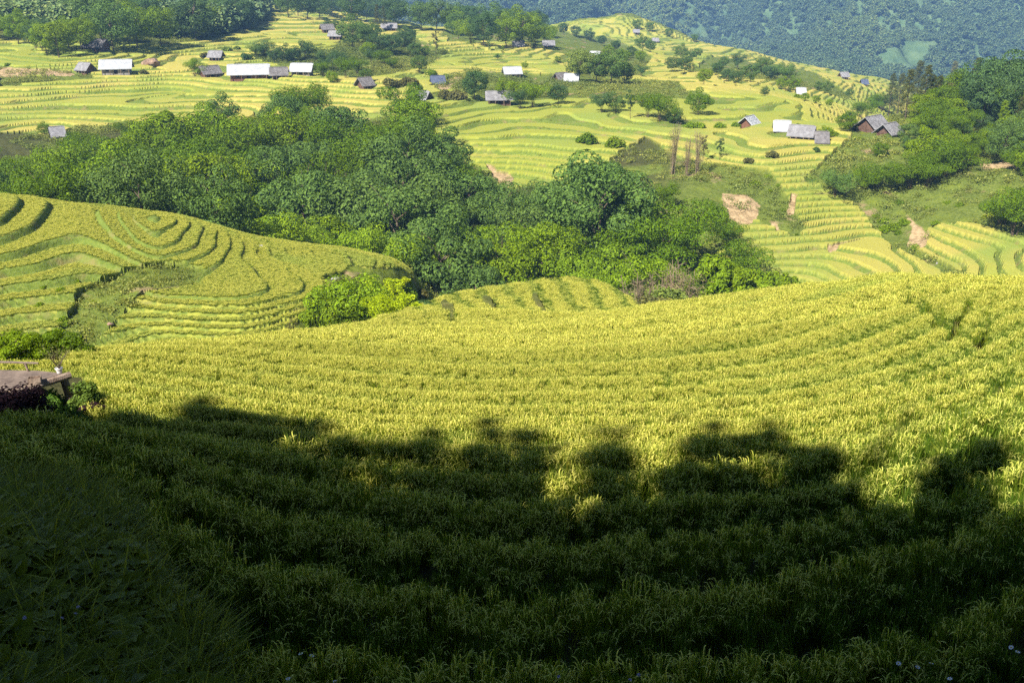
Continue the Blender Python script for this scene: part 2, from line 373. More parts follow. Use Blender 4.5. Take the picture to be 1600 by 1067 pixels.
# ------------------------------------------------------------------ far mountains
mm, t, b = newmat('mountain_woodland', .95, .05)
nf = noise(t, .06, 6, rough=.7); nl = noise(t, .010, 6, rough=.65)
c = ramp(t, nf, [(.3,(.06,.11,.045)),(.5,(.11,.18,.07)),(.72,(.18,.25,.10))])
c = mix(t, ramp(t, nl, [(.60,(0,0,0)),(.68,(.22,.22,.22))]), c, mix(t, nf, (.08,.13,.03), (.16,.20,.07)))
t.links.new(c, b.inputs['Base Color']); bump(t, b, nf, 6, 1)
def mountains():
    ys = rows([(985, 2600, .0035)]); us = np.linspace(-1.0, 1.0, 760)
    X = us[None, :]*ys[:, None]; Y = np.broadcast_to(ys[:, None], X.shape)
    z = ground(X, Y)-np.where(Y < 1000, (1000-Y)*.3, 0)
    v = np.stack([X, Y, z], -1).reshape(-1, 3); n, m = X.shape
    i = (np.arange(n-1)[:, None]*m+np.arange(m-1)[None, :]).ravel()
    me = mesh_np('mountains', v, [np.stack([i, i+1, i+m+1, i+m], -1)], [mm], smooth=True)
    return tag(link('mountains', me), 'blue green wooded mountain slopes across the valley', 'mountains', kind='structure')
mountains_obj = mountains()
# ------------------------------------------------------------------ foliage materials (tint comes from the plant's own object colour)
def leafmat(name, rough=.55, transl=.35, yellow=.25):
    m, t, b = newmat(name, rough, .15)
    oi = N(t, 'ShaderNodeObjectInfo'); ge = N(t, 'ShaderNodeNewGeometry')
    base = oi.outputs['Color']
    var = ramp(t, ge.outputs['Random Per Island'], [(0,(.55,.6,.55)),(.5,(1,1,1)),(1,(1.45,1.35,1.1))])
    c = mix(t, 1.0, base, var, 'MULTIPLY')
    t.links.new(c, b.inputs['Base Color'])
    tr = N(t, 'ShaderNodeBsdfTranslucent'); t.links.new(mix(t, 1.0, c, (1.3,1.25,.5), 'MULTIPLY'), tr.inputs[0])
    ms = N(t, 'ShaderNodeMixShader'); ms.inputs[0].default_value = transl
    t.links.new(b.outputs[0], ms.inputs[1]); t.links.new(tr.outputs[0], ms.inputs[2])
    t.links.new(ms.outputs[0], t.nodes['Material Output'].inputs['Surface'])
    return m
LEAF = leafmat('leaf', .6, .3)
mb, t, b = newmat('bark', .9, .1)
t.links.new(ramp(t, noise(t, 3, 4), [(.3,(.07,.05,.035)),(.7,(.22,.17,.12))]), b.inputs['Base Color']); BARK = mb
md_, t, b = newmat('dry_bamboo', .85, .1)
t.links.new(ramp(t, noise(t, 1.5, 4), [(.3,(.17,.12,.08)),(.7,(.34,.26,.17))]), b.inputs['Base Color']); DRYM = md_

def unit(v): return v/np.maximum(np.linalg.norm(v, axis=-1, keepdims=True), 1e-9)
def leaf_cloud(rng, cen, rad, n, ln, wd, out=.9, up=.5, hang=0.0, flat=.8, shell=.55):
    """leaf blades through the clusters cen (k,3), rad (k,)"""
    k = len(cen); ci = np.repeat(np.arange(k), n)
    d = unit(rng.normal(size=(k*n, 3)))
    r = rad[ci]*(shell+(1-shell)*rng.random(k*n)**.6)
    off = d*r[:, None]; off[:, 2] *= flat
    p = cen[ci]+off
    nrm = unit(out*d+np.array([0, 0, up])+.38*rng.normal(size=d.shape))
    tg = unit(np.cross(nrm, rng.normal(size=d.shape)))
    if hang:
        tg = unit(tg*(1-hang)+np.array([0, 0, -1.])*hang+d*.25); nrm = unit(nrm-(nrm*tg).sum(1)[:, None]*tg)
    bt = np.cross(nrm, tg)
    L = ln*(.6+.8*rng.random(len(p)))[:, None]; W = wd*(.6+.8*rng.random(len(p)))[:, None]
    sag = nrm*(-.18*L)
    v = np.stack([p-tg*L*.5+sag, p+bt*W*.5, p+tg*L*.5+sag, p-bt*W*.5], 1).reshape(-1, 3)
    f = np.arange(len(p)*4).reshape(-1, 4)
    return v, f
def tube(path, rad, seg=6):
    path = np.asarray(path, float); n = len(path); rad = np.broadcast_to(rad, n)
    tg = unit(np.gradient(path, axis=0)); ref = np.array([0.31, .95, 0.02])
    a = unit(np.cross(tg, ref)); b_ = np.cross(tg, a)
    th = np.linspace(0, 2*math.pi, seg, endpoint=False)
    v = path[:, None, :]+rad[:, None, None]*(np.cos(th)[None, :, None]*a[:, None, :]+np.sin(th)[None, :, None]*b_[:, None, :])
    v = v.reshape(-1, 3); f = []
    for i in range(n-1):
        for j in range(seg):
            k = (j+1) % seg; f.append((i*seg+j, i*seg+k, (i+1)*seg+k, (i+1)*seg+j))
    return v, np.array(f)
def join(parts):
    vs, fs, o = [], [], 0
    for v, f in parts:
        vs.append(v); fs.append(np.asarray(f)+o); o += len(v)
    return np.concatenate(vs), np.concatenate(fs)
def limbs(rng, h, n, spread, r0, top=.75):
    pts = [tube([(0,0,-.8),(0,0,0),(.02*h,0,h*.25),(.0,.02*h,h*.5),(0,0,h*top)], [r0*1.4,r0,r0*.8,r0*.55,r0*.2], 7)]
    tips = []
    for i in range(n):
        a = i*2.4+rng.random(); s = h*(.25+.45*rng.random()); e = spread*(.6+.5*rng.random()); z = s+h*(.12+.25*rng.random())
        d = np.array([math.cos(a), math.sin(a), 0])
        pts.append(tube([np.array([0,0,s]), d*e*.4+np.array([0,0,s+(z-s)*.5]), d*e+np.array([0,0,z])], [r0*.45, r0*.28, r0*.08], 5))
        tips.append(d*e+np.array([0,0,z]))
    return join(pts), np.array(tips)
def broadleaf(seed, h=11, R=4.2, dens=330, ln=.40, wd=.25):
    rng = np.random.default_rng(seed)
    (tv, tf), tips = limbs(rng, h, 9, R*.7, .2)
    c = []
    while len(c) < 21:                      # well spread leaf masses with dark gaps between
        q = unit(rng.normal(size=(14, 3)))*(.72+.33*rng.random((14, 1)))*np.array([R, R, h*.34]); q[:, 2] += h*.62
        q = q[q[:, 2] > h*.3]
        if not len(q): continue
        d_ = [min([np.linalg.norm(p-e) for e in c] or [9]) for p in q]; c.append(q[int(np.argmax(d_))])
    c = np.array(c); k = len(c); c *= 1+.05*rng.normal(size=(k, 1)); rad = R*.40*(.7+.55*rng.random(k))
    v, f = leaf_cloud(rng, c, rad, dens, ln, wd, 1.5, .3, 0, .75, .82)
    return mesh_np('broadleaf_crown', v, [f], [LEAF]), mesh_np('broadleaf_trunk', tv, [tf], [BARK], smooth=True)
def bamboo(seed, h=13, R=5.0, ncul=10, dens=185, ln=.50, wd=.15):
    rng = np.random.default_rng(seed); cen, rad, stems = [], [], []
    for i in range(ncul):
        a = i*2.4+rng.random()*.8; lean = R*(.3+.9*((i*.618) % 1)**.7); hh = h*(.62+.42*rng.random())*(1-.15*(lean/R))
        d = np.array([math.cos(a), math.sin(a), 0]); b0 = d*rng.random()*.7
        tt = np.linspace(0, 1, 9)
        path = b0+d*lean*(tt**2.1)[:, None]+np.array([0,0,1])*(hh*(tt-.30*tt**5))[:, None]
        stems.append(tube(path[:8], np.linspace(.06, .02, 8), 4))
        for q in (.52+.06*rng.random(), .80, 1.03):
            p = b0+d*lean*q**2.1+np.array([0, 0, hh*(q-.30*q**5)])
            cen.append(p+rng.normal(size=3)*.35-np.array([0,0,.25])); rad.append((.85 if q < .7 else 1.12)*(.8+.4*rng.random()))
    v, f = leaf_cloud(rng, np.array(cen), np.array(rad)*1.5, dens, ln, wd, 1.5, .4, .25, .72, .80)
    sv, sf = join(stems)
    return mesh_np('bamboo_crown', v, [f], [LEAF]), mesh_np('bamboo_culms', sv, [sf], [BARK], smooth=True)
def conifer(seed, h=14, R=3.0, dens=120):
    rng = np.random.default_rng(seed); cen, rad = [], []
    tv, tf = tube([(0,0,-.6),(0,0,h*.3),(.05,.05,h*.7),(0,0,h)], [.2,.16,.09,.02], 6)
    for i in range(44):
        q = .22+.76*(i/43); r = R*(1-q)**.7*(.55+.6*rng.random())+.25; a = i*2.4+rng.random()
        cen.append((r*math.cos(a)*.75, r*math.sin(a)*.75, h*q-.15*r)); rad.append(.45+.42*R*(1.1-q)*rng.random()+.1)
    v, f = leaf_cloud(rng, np.array(cen), np.array(rad), dens, .42, .09, .7, .2, .2, .6, .3)
    return mesh_np('conifer_crown', v, [f], [LEAF]), mesh_np('conifer_trunk', tv, [tf], [BARK], smooth=True)
def slender(seed, h=9, R=1.9, dens=60):
    rng = np.random.default_rng(seed)
    (tv, tf), tips = limbs(rng, h, 6, R*.7, .09, .9)
    k = 22; c = rng.normal(size=(k, 3))*np.array([R*.42, R*.42, h*.17]); c[:, 2] += h*.66; c[:, 2] = np.clip(c[:, 2], h*.32, h*.98)
    v, f = leaf_cloud(rng, c, .55*(.6+.8*rng.random(k)), dens, .34, .16, .8, .3, .1, .9, .3)
    return mesh_np('slender_crown', v, [f], [LEAF]), mesh_np('slender_trunk', tv, [tf], [BARK], smooth=True)
def cone_bush(seed, h=6.5, R=1.9, dens=70):
    rng = np.random.default_rng(seed); k = 40
    q = rng.random(k)**.8; a = rng.random(k)*6.28; r = R*(1-q)**.75*(.5+.5*rng.random(k))
    c = np.stack([r*np.cos(a), r*np.sin(a), .5+q*(h-.8)], -1)
    v, f = leaf_cloud(rng, c, .38+.45*(1-q), dens, .40, .13, .8, .5, .1, .9, .4)
    tv, tf = tube([(0,0,-.4),(0,0,h*.8)], [.07,.02], 5)
    return mesh_np('cone_crown', v, [f], [LEAF]), mesh_np('cone_stem', tv, [tf], [BARK])
def shrub(seed, R=1.4, dens=85, ln=.26, wd=.15):
    rng = np.random.default_rng(seed); k = 18
    c = unit(rng.normal(size=(k, 3)))*(.75*rng.random(k)**.4)[:, None]*np.array([R, R, R*.65]); c[:, 2] = np.abs(c[:, 2])+R*.28
    v, f = leaf_cloud(rng, c, R*.34*(.7+.6*rng.random(k)), dens, ln, wd, .8, .4, 0, .9)
    return mesh_np('shrub_foliage', v, [f], [LEAF]), None
def bare_bamboo(seed, h=12, R=1.6, n=16):
    rng = np.random.default_rng(seed); st = []
    for i in range(n):
        a = rng.random()*6.28; d = np.array([math.cos(a), math.sin(a), 0]); l = R*rng.random(); hh = h*(.65+.4*rng.random()); b0 = d*.9*rng.random()
        tt = np.linspace(0, 1, 6); P = b0+d*l*(tt**1.7)[:, None]+np.array([0,0,1])*(hh*tt)[:, None]
        st.append(tube(P, np.linspace(.075, .025, 6), 4))
        for j in range(26):
            q = .25+.75*rng.random(); p = b0+d*l*q**1.7+np.array([0,0,hh*q]); e = rng.normal(size=3)*np.array([.5,.5,.35])+np.array([0,0,.55])
            st.append(tube([p, p+e*.8], [.03, .012], 3))
    v, f = join(st)
    c = np.stack([rng.normal(size=60)*R*.55, rng.normal(size=60)*R*.55, h*(.25+.7*rng.random(60))], 1); lv, lf = leaf_cloud(rng, c, .9*np.ones(60), 34, .38, .05, .6, .3, .1, 1.3, .1)
    return mesh_np('dry_twigs', lv, [lf], [LEAF]), mesh_np('bare_culms', v, [f], [DRYM])
def banana(seed, h=4.5):
    rng = np.random.default_rng(seed); vs, fs, o = [], [], 0
    for i in range(9):
        a = i*2.4+rng.random()*.5; d = np.array([math.cos(a), math.sin(a), 0]); s = np.array([-d[1], d[0], 0]); L = 2.6*(.8+.4*rng.random()); ri = .5+1.1*rng.random()
        tt = np.linspace(0, 1, 7); c = np.array([0,0,h*.5])+d*(L*tt)[:, None]*.8+np.array([0,0,1])*(ri*2.2*tt-1.9*tt**2)[:, None]
        wv = .38*np.sin(np.clip(tt*1.05+.05, 0, 1)*math.pi)**.7
        a_, b_ = c+s*wv[:, None]-np.array([0,0,.12]), c-s*wv[:, None]-np.array([0,0,.12])
        v = np.concatenate([a_, c, b_]); f = []
        for j in range(6): f += [(j, j+1, 8+j, 7+j), (7+j, 8+j, 15+j, 14+j)]
        vs.append(v); fs.append(np.array(f)+o); o += len(v)
    tv, tf = tube([(0,0,-.3),(0,0,h*.55)], [.17,.1], 7)
    return mesh_np('banana_leaves', np.concatenate(vs), [np.concatenate(fs)], [LEAF]), mesh_np('banana_stem', tv, [tf], [LEAF])
PLANTS = {
 'broadleaf': [broadleaf(s, R=4.2+.4*(s % 3)) for s in range(1, 6)],
 'bamboo': [bamboo(s) for s in range(11, 17)],
 'conifer': [conifer(s) for s in range(21, 24)],
 'slender': [slender(s) for s in range(31, 34)],
 'cone': [cone_bush(s) for s in range(41, 44)],
 'shrub': [shrub(s) for s in range(51, 55)],
 'bare': [bare_bamboo(s) for s in range(61, 63)],
 'banana': [banana(s) for s in range(71, 73)],
}
NOMH = dict(broadleaf=11, bamboo=12.3, conifer=14, slender=9, cone=6.5, shrub=1.9, bare=12, banana=5)
NAMES = dict(broadleaf=('broadleaf_tree','crown','trunk','tree'), bamboo=('bamboo_clump','crown','culms','bamboo'), conifer=('conifer_tree','crown','trunk','tree'),
 slender=('slender_tree','crown','trunk','tree'), cone=('conical_bush','crown','stem','bush'), shrub=('shrub','foliage',None,'shrub'),
 bare=('dead_bamboo_clump','dry_twigs','culms','bamboo'), banana=('banana_plant','leaves','stem','banana plant'))
TINT = {  # leaf albedo
 'blue': (.125,.21,.042), 'dark': (.12,.205,.006), 'green': (.185,.28,.008), 'bright': (.22,.33,.014), 'lime': (.38,.47,.010), 'far': (.085,.155,.045), 'fir': (.10,.115,.03), 'olive': (.16,.16,.05), 'tan': (.24,.20,.11), 'purple': (.05,.018,.035), 'pale': (.19,.26,.05)}
COLW = {'tan':'tan brown','blue':'blue green','dark':'dark green','green':'mid green','bright':'bright green','lime':'yellow green','far':'dull green','fir':'brown green','olive':'olive brown','tan': (.24,.20,.11), 'purple':'dark purple','pale':'pale green'}
prng = random.Random(7)
ALL = []     # every plant placed: (object, area, kind, tint, x, y, z)
def plant(kind, x, y, h, tint, area, label=None, sink=.25, z=None, wide=1.0):
    zz = gz(x, y) if z is None else z
    vs = PLANTS[kind]; cm, tm = vs[prng.randrange(len(vs))]
    s = h/NOMH[kind]; nm, cn, tn, cat = NAMES[kind]
    rz = prng.random()*6.28
    j = 1+.18*(prng.random()-.5)
    tc = TINT[tint]; colr = (tc[0]*j*(1+.1*(prng.random()-.5)), tc[1]*j, tc[2]*j, 1)
    if cm is not None and (tm is not None):
        o = link(nm, None, None, (x, y, zz-sink), (0, 0, rz), (s*wide*(.92+.16*prng.random()), s*wide, s)); o.empty_display_size = .5
        a = link(cn, cm, o); a.color = colr
        c_ = link(tn, tm, o); c_.color = colr
    else:
        o = link(nm, cm or tm, None, (x, y, zz-sink), (0, 0, rz), (s*wide, s*wide, s)); o.color = colr
    tag(o, label, cat, None)
    ALL.append([o, area, kind, tint, x, y, zz, h, label])
    return o
def plant_px(kind, px, py, hpx, tint, area, label=None, ymin=3, wide=1.0):
    x, y, z = hit(px, py, ymin)
    return plant(kind, x, y, hpx*y/F/ .97, tint, area, label, z=z, wide=wide)
def cover_at(x, y):
    X = np.array([x]); Y = np.array([y]); z, h, wi, so_, ri, fl = ground(X, Y, True)
    px, py = proj(X, Y, z); return wi[0], so_[0], float(z[0]), float(px[0]), float(py[0])
# ---- the wood that fills the ravine
FORLINE = [(-300,330),(0,330),(100,345),(200,350),(300,365),(400,390),(520,400),(640,420),(690,470),(760,470),(1000,470),(1290,470)]
def ravine():
    pts = []; tries = 0
    SKIP = []
    while len(pts)-len(SKIP) < 160 and tries < 9000:
        tries += 1
        u = prng.uniform(-.60, .245); Y = 125+prng.random()**.9*118; x = u*Y
        if any((x-a)**2+(Y-b_)**2 < 52 for a, b_ in pts): continue
        wi, so_, z, px, py = cover_at(x, Y)
        if px < -60 or px > 1190: continue
        lim = np.interp(px, [-100,90,130,230,300,450,560,650,700,750,800,880,930,1000,1060,1130,1190], [242,240,232,226,222,224,222,220,212,200,190,196,190,178,184,168,135])
        if Y > lim or (px > 1060 and Y > 190): continue
        lo = np.interp(px, [-100,0,400,640,700,1000,1200], [128,128,122,124,118,118,120])
        if Y < lo: continue
        if px > 850 and px < 1000 and Y > 172 and prng.random() < .5: continue
        md = 7.3+.010*(Y-120)
        if any((x-a)**2+(Y-b_)**2 < md*md for a, b_ in pts): continue
        pts.append((x, Y))
        front = Y < lo+24
        n = vnoise(np.array([x*.045]), np.array([Y*.05]), 91)[0]
        py2 = py-60
        if 470 < px < 690 and 150 < Y < 215: kind, tint = ('broadleaf', 'blue') if prng.random() < .5 else ('bamboo', 'dark')
        elif 880 < px < 990 and 150 < Y < 190: kind, tint = ('broadleaf', 'blue')
        elif front and 300 < px < 1000: kind, tint = (('bamboo', 'bright') if prng.random() < .45 else (('broadleaf', 'green') if prng.random() < .6 else ('broadleaf', 'blue')))
        elif px > 980: kind, tint = ('bamboo', 'dark') if prng.random() < .8 else ('broadleaf', 'green')
        elif n > .42: kind, tint = ('broadleaf', 'blue')
        elif n < -.38: kind, tint = ('broadleaf', 'green')
        else: kind, tint = ('bamboo', 'dark' if prng.random() < .6 else 'green')
        h = prng.uniform(13.5, 18.5) if kind == 'bamboo' else prng.uniform(12, 16.5)
        if front: h *= .78
        if px > 680 and px < 860 and Y > 150: h *= .8
        tp = np.interp(px, [-60,0,90,110,140,230,300,340,450,480,560,600,640,670,700,740,770,800,850,880,920,960,1000,1060,1120,1140,1190], [205,205,210,190,178,165,160,165,130,128,150,150,125,175,205,235,275,270,285,255,238,262,270,262,290,320,400])
        hm = (kslope(tp+prng.uniform(0, 14))*Y-z)/1.04
        if hm < 5.0: pts[-1] = (x, Y); SKIP.append(1); continue
        h = min(h, hm)
        plant(kind, x, Y, h, tint, 'ravine wood', z=z)
ravine()
for a in [('bamboo',640,205,92,'dark'),('bamboo',490,190,75,'dark'),('bamboo',460,200,80,'dark'),('broadleaf',345,215,60,'blue')]: plant_px(a[0], a[1], a[2], a[3], a[4], 'ravine wood', ymin=150)
# ---- conical young bushes at the right end of the wood
for i in range(20):
    u_px = 1105+i*9.4+prng.uniform(-3, 3); Y = 118+prng.uniform(-4, 8)
    x = uof(u_px, 440)*Y; top = np.interp(u_px, [1100,1130,1180,1240,1270], [395,400,415,428,452])+prng.uniform(-4, 5)
    z = gz(x, Y); plant('cone', x, Y, max(4, kslope(top)*Y-z), 'green', 'row of conical bushes', z=z, wide=.8)
for px, top, Y, kd, ti in [(1010,428,112,'bare','tan'),(1035,424,113,'bare','tan'),(1075,410,116,'bare','tan'),(1022,450,104,'shrub','olive'),(1290,452,128,'shrub','green'),(1045,438,108,'shrub','pale')]:
    x = uof(px, 440)*Y; z = gz(x, Y); h = kslope(top)*Y-z
    if kd == 'shrub': z = z+h-2.8; h = 3.2
    plant(kd, x, Y, h, ti, 'right end of the ravine wood', z=z, wide=1.1)
for px, py, hh in [(1050,272,78),(1072,276,62),(1090,274,70)]: plant_px('bare', px, py, hh, 'tan', 'dead bamboo above the ravine wood', ymin=150, wide=.8)
# ---- single trees and groups among the far terraces (px, foot, height in px, kind, tint)
MID = [
 ('broadleaf',742,156,44,'far'),('broadleaf',795,164,38,'green'),('bamboo',812,170,38,'far'),('bamboo',832,168,50,'green'),('broadleaf',872,163,30,'far'),
 ('broadleaf',905,128,46,'pale'),('broadleaf',932,130,44,'blue'),('broadleaf',955,132,50,'blue'),('broadleaf',975,132,34,'blue'),('bamboo',1002,120,24,'far'),
 ('bamboo',940,176,42,'far'),('broadleaf',962,178,30,'blue'),('slender',985,186,46,'far'),('bamboo',1012,184,50,'dark'),('bamboo',1030,190,58,'dark'),('broadleaf',1053,194,26,'blue'),
 ('broadleaf',1091,180,36,'dark'),('shrub',1078,200,15,'bright'),('shrub',1092,200,16,'bright'),('shrub',1125,200,14,'green'),('shrub',1150,198,12,'green'),
 ('shrub',917,224,25,'dark'),('shrub',961,230,24,'green'),('slender',1098,252,40,'olive'),('slender',1124,250,38,'far'),('shrub',1170,253,13,'olive'),('shrub',1206,245,16,'olive'),('shrub',1275,235,10,'far'),
 ('broadleaf',1063,92,20,'blue'),('broadleaf',1088,93,17,'blue'),('broadleaf',1078,94,14,'blue'),('bamboo',1152,108,30,'far'),('broadleaf',1172,128,26,'blue'),('broadleaf',1190,120,28,'blue'),('broadleaf',1070,116,26,'far'),('broadleaf',1100,132,24,'green'),('broadleaf',1050,112,22,'far'),
 ('broadleaf',1135,128,20,'far'),('broadleaf',1150,134,22,'far'),('broadleaf',1120,118,20,'far'),('broadleaf',1130,106,16,'blue'),
 ('bamboo',1212,126,34,'blue'),('bamboo',1228,130,38,'blue'),('broadleaf',1202,126,22,'far'),('broadleaf',1240,142,20,'green'),('broadleaf',1222,140,18,'green'),('broadleaf',1292,146,18,'blue'),('broadleaf',1280,142,14,'blue'),('broadleaf',1326,153,14,'blue'),
 ('broadleaf',1258,158,13,'green'),('broadleaf',1275,162,13,'green'),('broadleaf',1295,167,12,'green'),('shrub',1246,153,10,'green'),
 ('broadleaf',1004,80,22,'blue'),('broadleaf',1016,82,18,'blue'),('broadleaf',985,92,18,'far'),('broadleaf',962,80,16,'far'),('broadleaf',940,72,16,'far'),('broadleaf',920,64,16,'far'),('broadleaf',900,58,16,'far'),('broadleaf',880,55,18,'far'),('broadleaf',862,60,18,'far'),('broadleaf',845,52,16,'blue'),
 ('broadleaf',975,96,18,'green'),('broadleaf',950,90,18,'green'),('broadleaf',1000,98,18,'green'),('broadleaf',1015,50,14,'blue'),('broadleaf',995,46,14,'blue'),('broadleaf',1045,58,13,'blue'),('broadleaf',1085,66,12,'blue'),
 ('bamboo',412,92,36,'far'),('bamboo',400,90,26,'blue'),('bamboo',477,96,40,'far'),('broadleaf',445,97,24,'far'),('broadleaf',460,98,22,'far'),('broadleaf',430,98,22,'far'),('bamboo',508,112,40,'far'),('bamboo',528,102,30,'far'),('bamboo',505,120,30,'dark'),('bamboo',540,122,40,'dark'),('bamboo',558,118,34,'dark'),('broadleaf',572,128,20,'blue'),('broadleaf',520,130,18,'green'),
 ('broadleaf',552,76,42,'blue'),('broadleaf',568,70,32,'blue'),('broadleaf',582,62,24,'blue'),('broadleaf',590,84,30,'far'),('broadleaf',612,86,30,'far'),('broadleaf',632,78,30,'far'),('bamboo',600,104,32,'dark'),('bamboo',580,98,30,'far'),('broadleaf',650,90,22,'blue'),('broadleaf',665,88,16,'green'),('broadleaf',640,68,22,'far'),('bamboo',612,110,26,'dark'),('broadleaf',655,114,26,'blue'),('slender',681,86,34,'olive'),('broadleaf',575,92,24,'green'),
 ('conifer',590,45,34,'fir'),('conifer',600,45,32,'fir'),('conifer',619,46,20,'far'),('broadleaf',512,42,12,'far'),('broadleaf',524,44,12,'blue'),
 ('shrub',700,124,14,'pale'),('shrub',640,134,22,'olive'),('shrub',612,136,22,'olive'),('shrub',700,156,24,'olive'),('shrub',716,156,22,'olive'),('shrub',675,118,14,'green'),('slender',786,90,18,'green'),('slender',740,77,17,'blue'),('slender',764,80,16,'blue'),
 ('bamboo',304,120,36,'green'),('shrub',320,90,12,'olive'),('bamboo',777,94,14,'blue'),('shrub',385,92,14,'far'),('slender',368,108,12,'far'),('shrub',355,80,12,'pale'),('shrub',370,78,9,'pale'),('shrub',12,103,8,'green'),('shrub',224,114,9,'olive'),
 ('broadleaf',1195,150,13,'far'),('broadleaf',820,107,10,'green'),('broadleaf',812,72,12,'far'),('broadleaf',872,98,10,'green'),
 ('broadleaf',70,210,18,'dark'),
]
for kd, px, py, hp, ti in MID: plant_px(kd, px, py, hp, ti, 'far terraces', ymin=150)
# woods on the ridge at the top and on the hill at the upper left
def wood(n, kinds, poly, ymin, hr, area, md):
    xs = [p[0] for p in poly]; ys = [p[1] for p in poly]; got = []; tr = 0
    while len(got) < n and tr < 4000:
        tr += 1
        px, py = prng.uniform(min(xs), max(xs)), prng.uniform(min(ys), max(ys))
        if not in_poly(np.array([px]), np.array([py]), poly)[0]: continue
        if any(abs(px-a)/md+abs(py-b_)/(md*.42) < 1 for a, b_ in got): continue
        x, y, z = hit(px, py, ymin)
        if y > 1200: continue
        got.append((px, py)); kd, ti = kinds[prng.randrange(len(kinds))]
        h = prng.uniform(*hr); plant(kd, x, y, h if kd != 'shrub' else h*.35, ti, area, z=z)
wood(56, [('broadleaf','blue'),('broadleaf','blue'),('broadleaf','far'),('conifer','far'),('bamboo','far'),('broadleaf','green')], [(-30,-15),(420,-15),(412,40),(330,62),(260,75),(170,78),(140,66),(130,50),(80,40),(-30,35)], 330, (11,17), 'upper left hill wood', 30)
wood(15, [('bamboo','green'),('bamboo','dark'),('broadleaf','green'),('bamboo','far')], [(-20,42),(60,52),(130,70),(134,96),(124,108),(70,86),(20,66),(-20,62)], 300, (9,12), 'edge of the upper left terraces', 20)
wood(24, [('broadleaf','blue'),('broadleaf','far'),('broadleaf','blue')], [(425,12),(560,18),(690,38),(692,52),(640,48),(600,38),(540,36),(425,28)], 380, (12,16), 'upper ridge wood', 20)
wood(22, [('broadleaf','far'),('broadleaf','blue'),('broadleaf','green'),('bamboo','green')], [(706,62),(712,35),(800,42),(860,55),(850,75),(800,78),(730,76)], 400, (11,15), 'upper middle wood', 22)
# right hand hill
RIGHT = [('conifer',1388,182,64,'fir'),('conifer',1402,178,60,'fir'),('conifer',1414,186,74,'fir'),('conifer',1428,178,78,'fir'),('conifer',1440,186,80,'fir'),('conifer',1452,182,62,'fir'),('conifer',1462,176,56,'fir'),('broadleaf',1468,182,50,'olive'),('conifer',1484,160,60,'olive'),
 ('bamboo',1328,190,24,'dark'),('bamboo',1345,184,30,'dark'),('bamboo',1362,178,32,'dark'),('bamboo',1378,174,36,'dark'),('broadleaf',1322,205,26,'dark'),('shrub',1338,203,20,'olive'),('bamboo',1372,168,26,'dark'),
 ('broadleaf',1435,212,30,'green'),('broadleaf',1418,222,28,'blue'),('broadleaf',1374,246,24,'dark'),('broadleaf',1420,236,22,'blue'),('banana',1430,186,16,'green'),('banana',1444,184,15,'green'),('shrub',1390,214,12,'pale'),
 ('bamboo',1368,298,62,'dark'),('bamboo',1392,300,56,'dark'),('bamboo',1420,296,60,'dark'),('bamboo',1448,294,62,'dark'),('bamboo',1478,276,76,'dark'),('bamboo',1492,262,60,'dark'),('bamboo',1348,296,44,'green'),
 ('bamboo',1304,306,58,'blue'),('slender',1322,304,40,'far'),('bamboo',1582,368,96,'dark'),('bamboo',1562,352,60,'dark'),('bamboo',1612,360,96,'dark'),('bamboo',1570,352,40,'dark'),('bamboo',1640,330,96,'dark'),
 ('conifer',1562,218,60,'green'),('conifer',1588,215,62,'fir'),('broadleaf',1500,215,26,'blue'),('shrub',1560,225,16,'green'),('slender',1560,226,34,'blue'),('broadleaf',1540,222,24,'blue'),
 ('broadleaf',1530,208,30,'far'),('shrub',1380,348,16,'bright'),('shrub',1398,358,18,'green'),('shrub',1412,350,16,'green'),('shrub',1368,340,12,'green'),('shrub',1384,360,16,'green'),('shrub',1405,366,12,'dark'),('shrub',1545,340,13,'lime'),('shrub',1405,318,12,'dark'),
 ('shrub',1480,318,10,'green'),('shrub',1500,322,11,'green'),('shrub',1430,388,12,'green'),('shrub',1462,350,11,'green'),('shrub',1450,326,9,'green'),
 ('bamboo',1338,222,14,'green'),('broadleaf',1290,215,18,'green'),('shrub',1302,212,13,'green'),('shrub',1247,197,8,'green'),('shrub',1222,206,5,'green'),
 ('shrub',1575,450,22,'green'),('shrub',1590,452,20,'green'),('shrub',1545,452,16,'green'),('shrub',1560,446,14,'green'),('shrub',1245,368,8,'dark'),('shrub',1218,292,10,'green'),('shrub',1205,300,10,'green'),('shrub',1180,290,14,'green'),('shrub',1200,278,10,'green'),('shrub',1222,330,9,'green')]
for kd, px, py, hp, ti in RIGHT: plant_px(kd, px, py, hp, ti, 'right hill', ymin=110, wide=1.15 if kd in ('bamboo','broadleaf') else 1)
wood(34, [('bamboo','dark'),('bamboo','dark'),('conifer','fir'),('bamboo','dark'),('broadleaf','far')], [(1470,150),(1640,140),(1640,212),(1560,206),(1520,200),(1490,180),(1470,170)], 190, (11,15), 'right hill wood', 22)
wood(8, [('bamboo','dark'),('broadleaf','dark'),('broadleaf','green')], [(1432,200),(1490,176),(1510,212),(1450,236)], 190, (6,9), 'slope below the right hill wood', 26)
wood(24, [('bamboo','dark'),('broadleaf','green'),('broadleaf','blue'),('bamboo','green')], [(1445,240),(1600,212),(1640,300),(1545,246),(1500,262),(1440,285)], 170, (4.5,8.5), 'scrub slope on the right hill', 30)
# banana grove by the upper farmhouse
for px, py in [(172,78),(180,80),(188,78),(196,80),(204,79),(184,74),(176,73)]: plant_px('banana', px, py, 20, 'pale', 'banana grove', ymin=300)
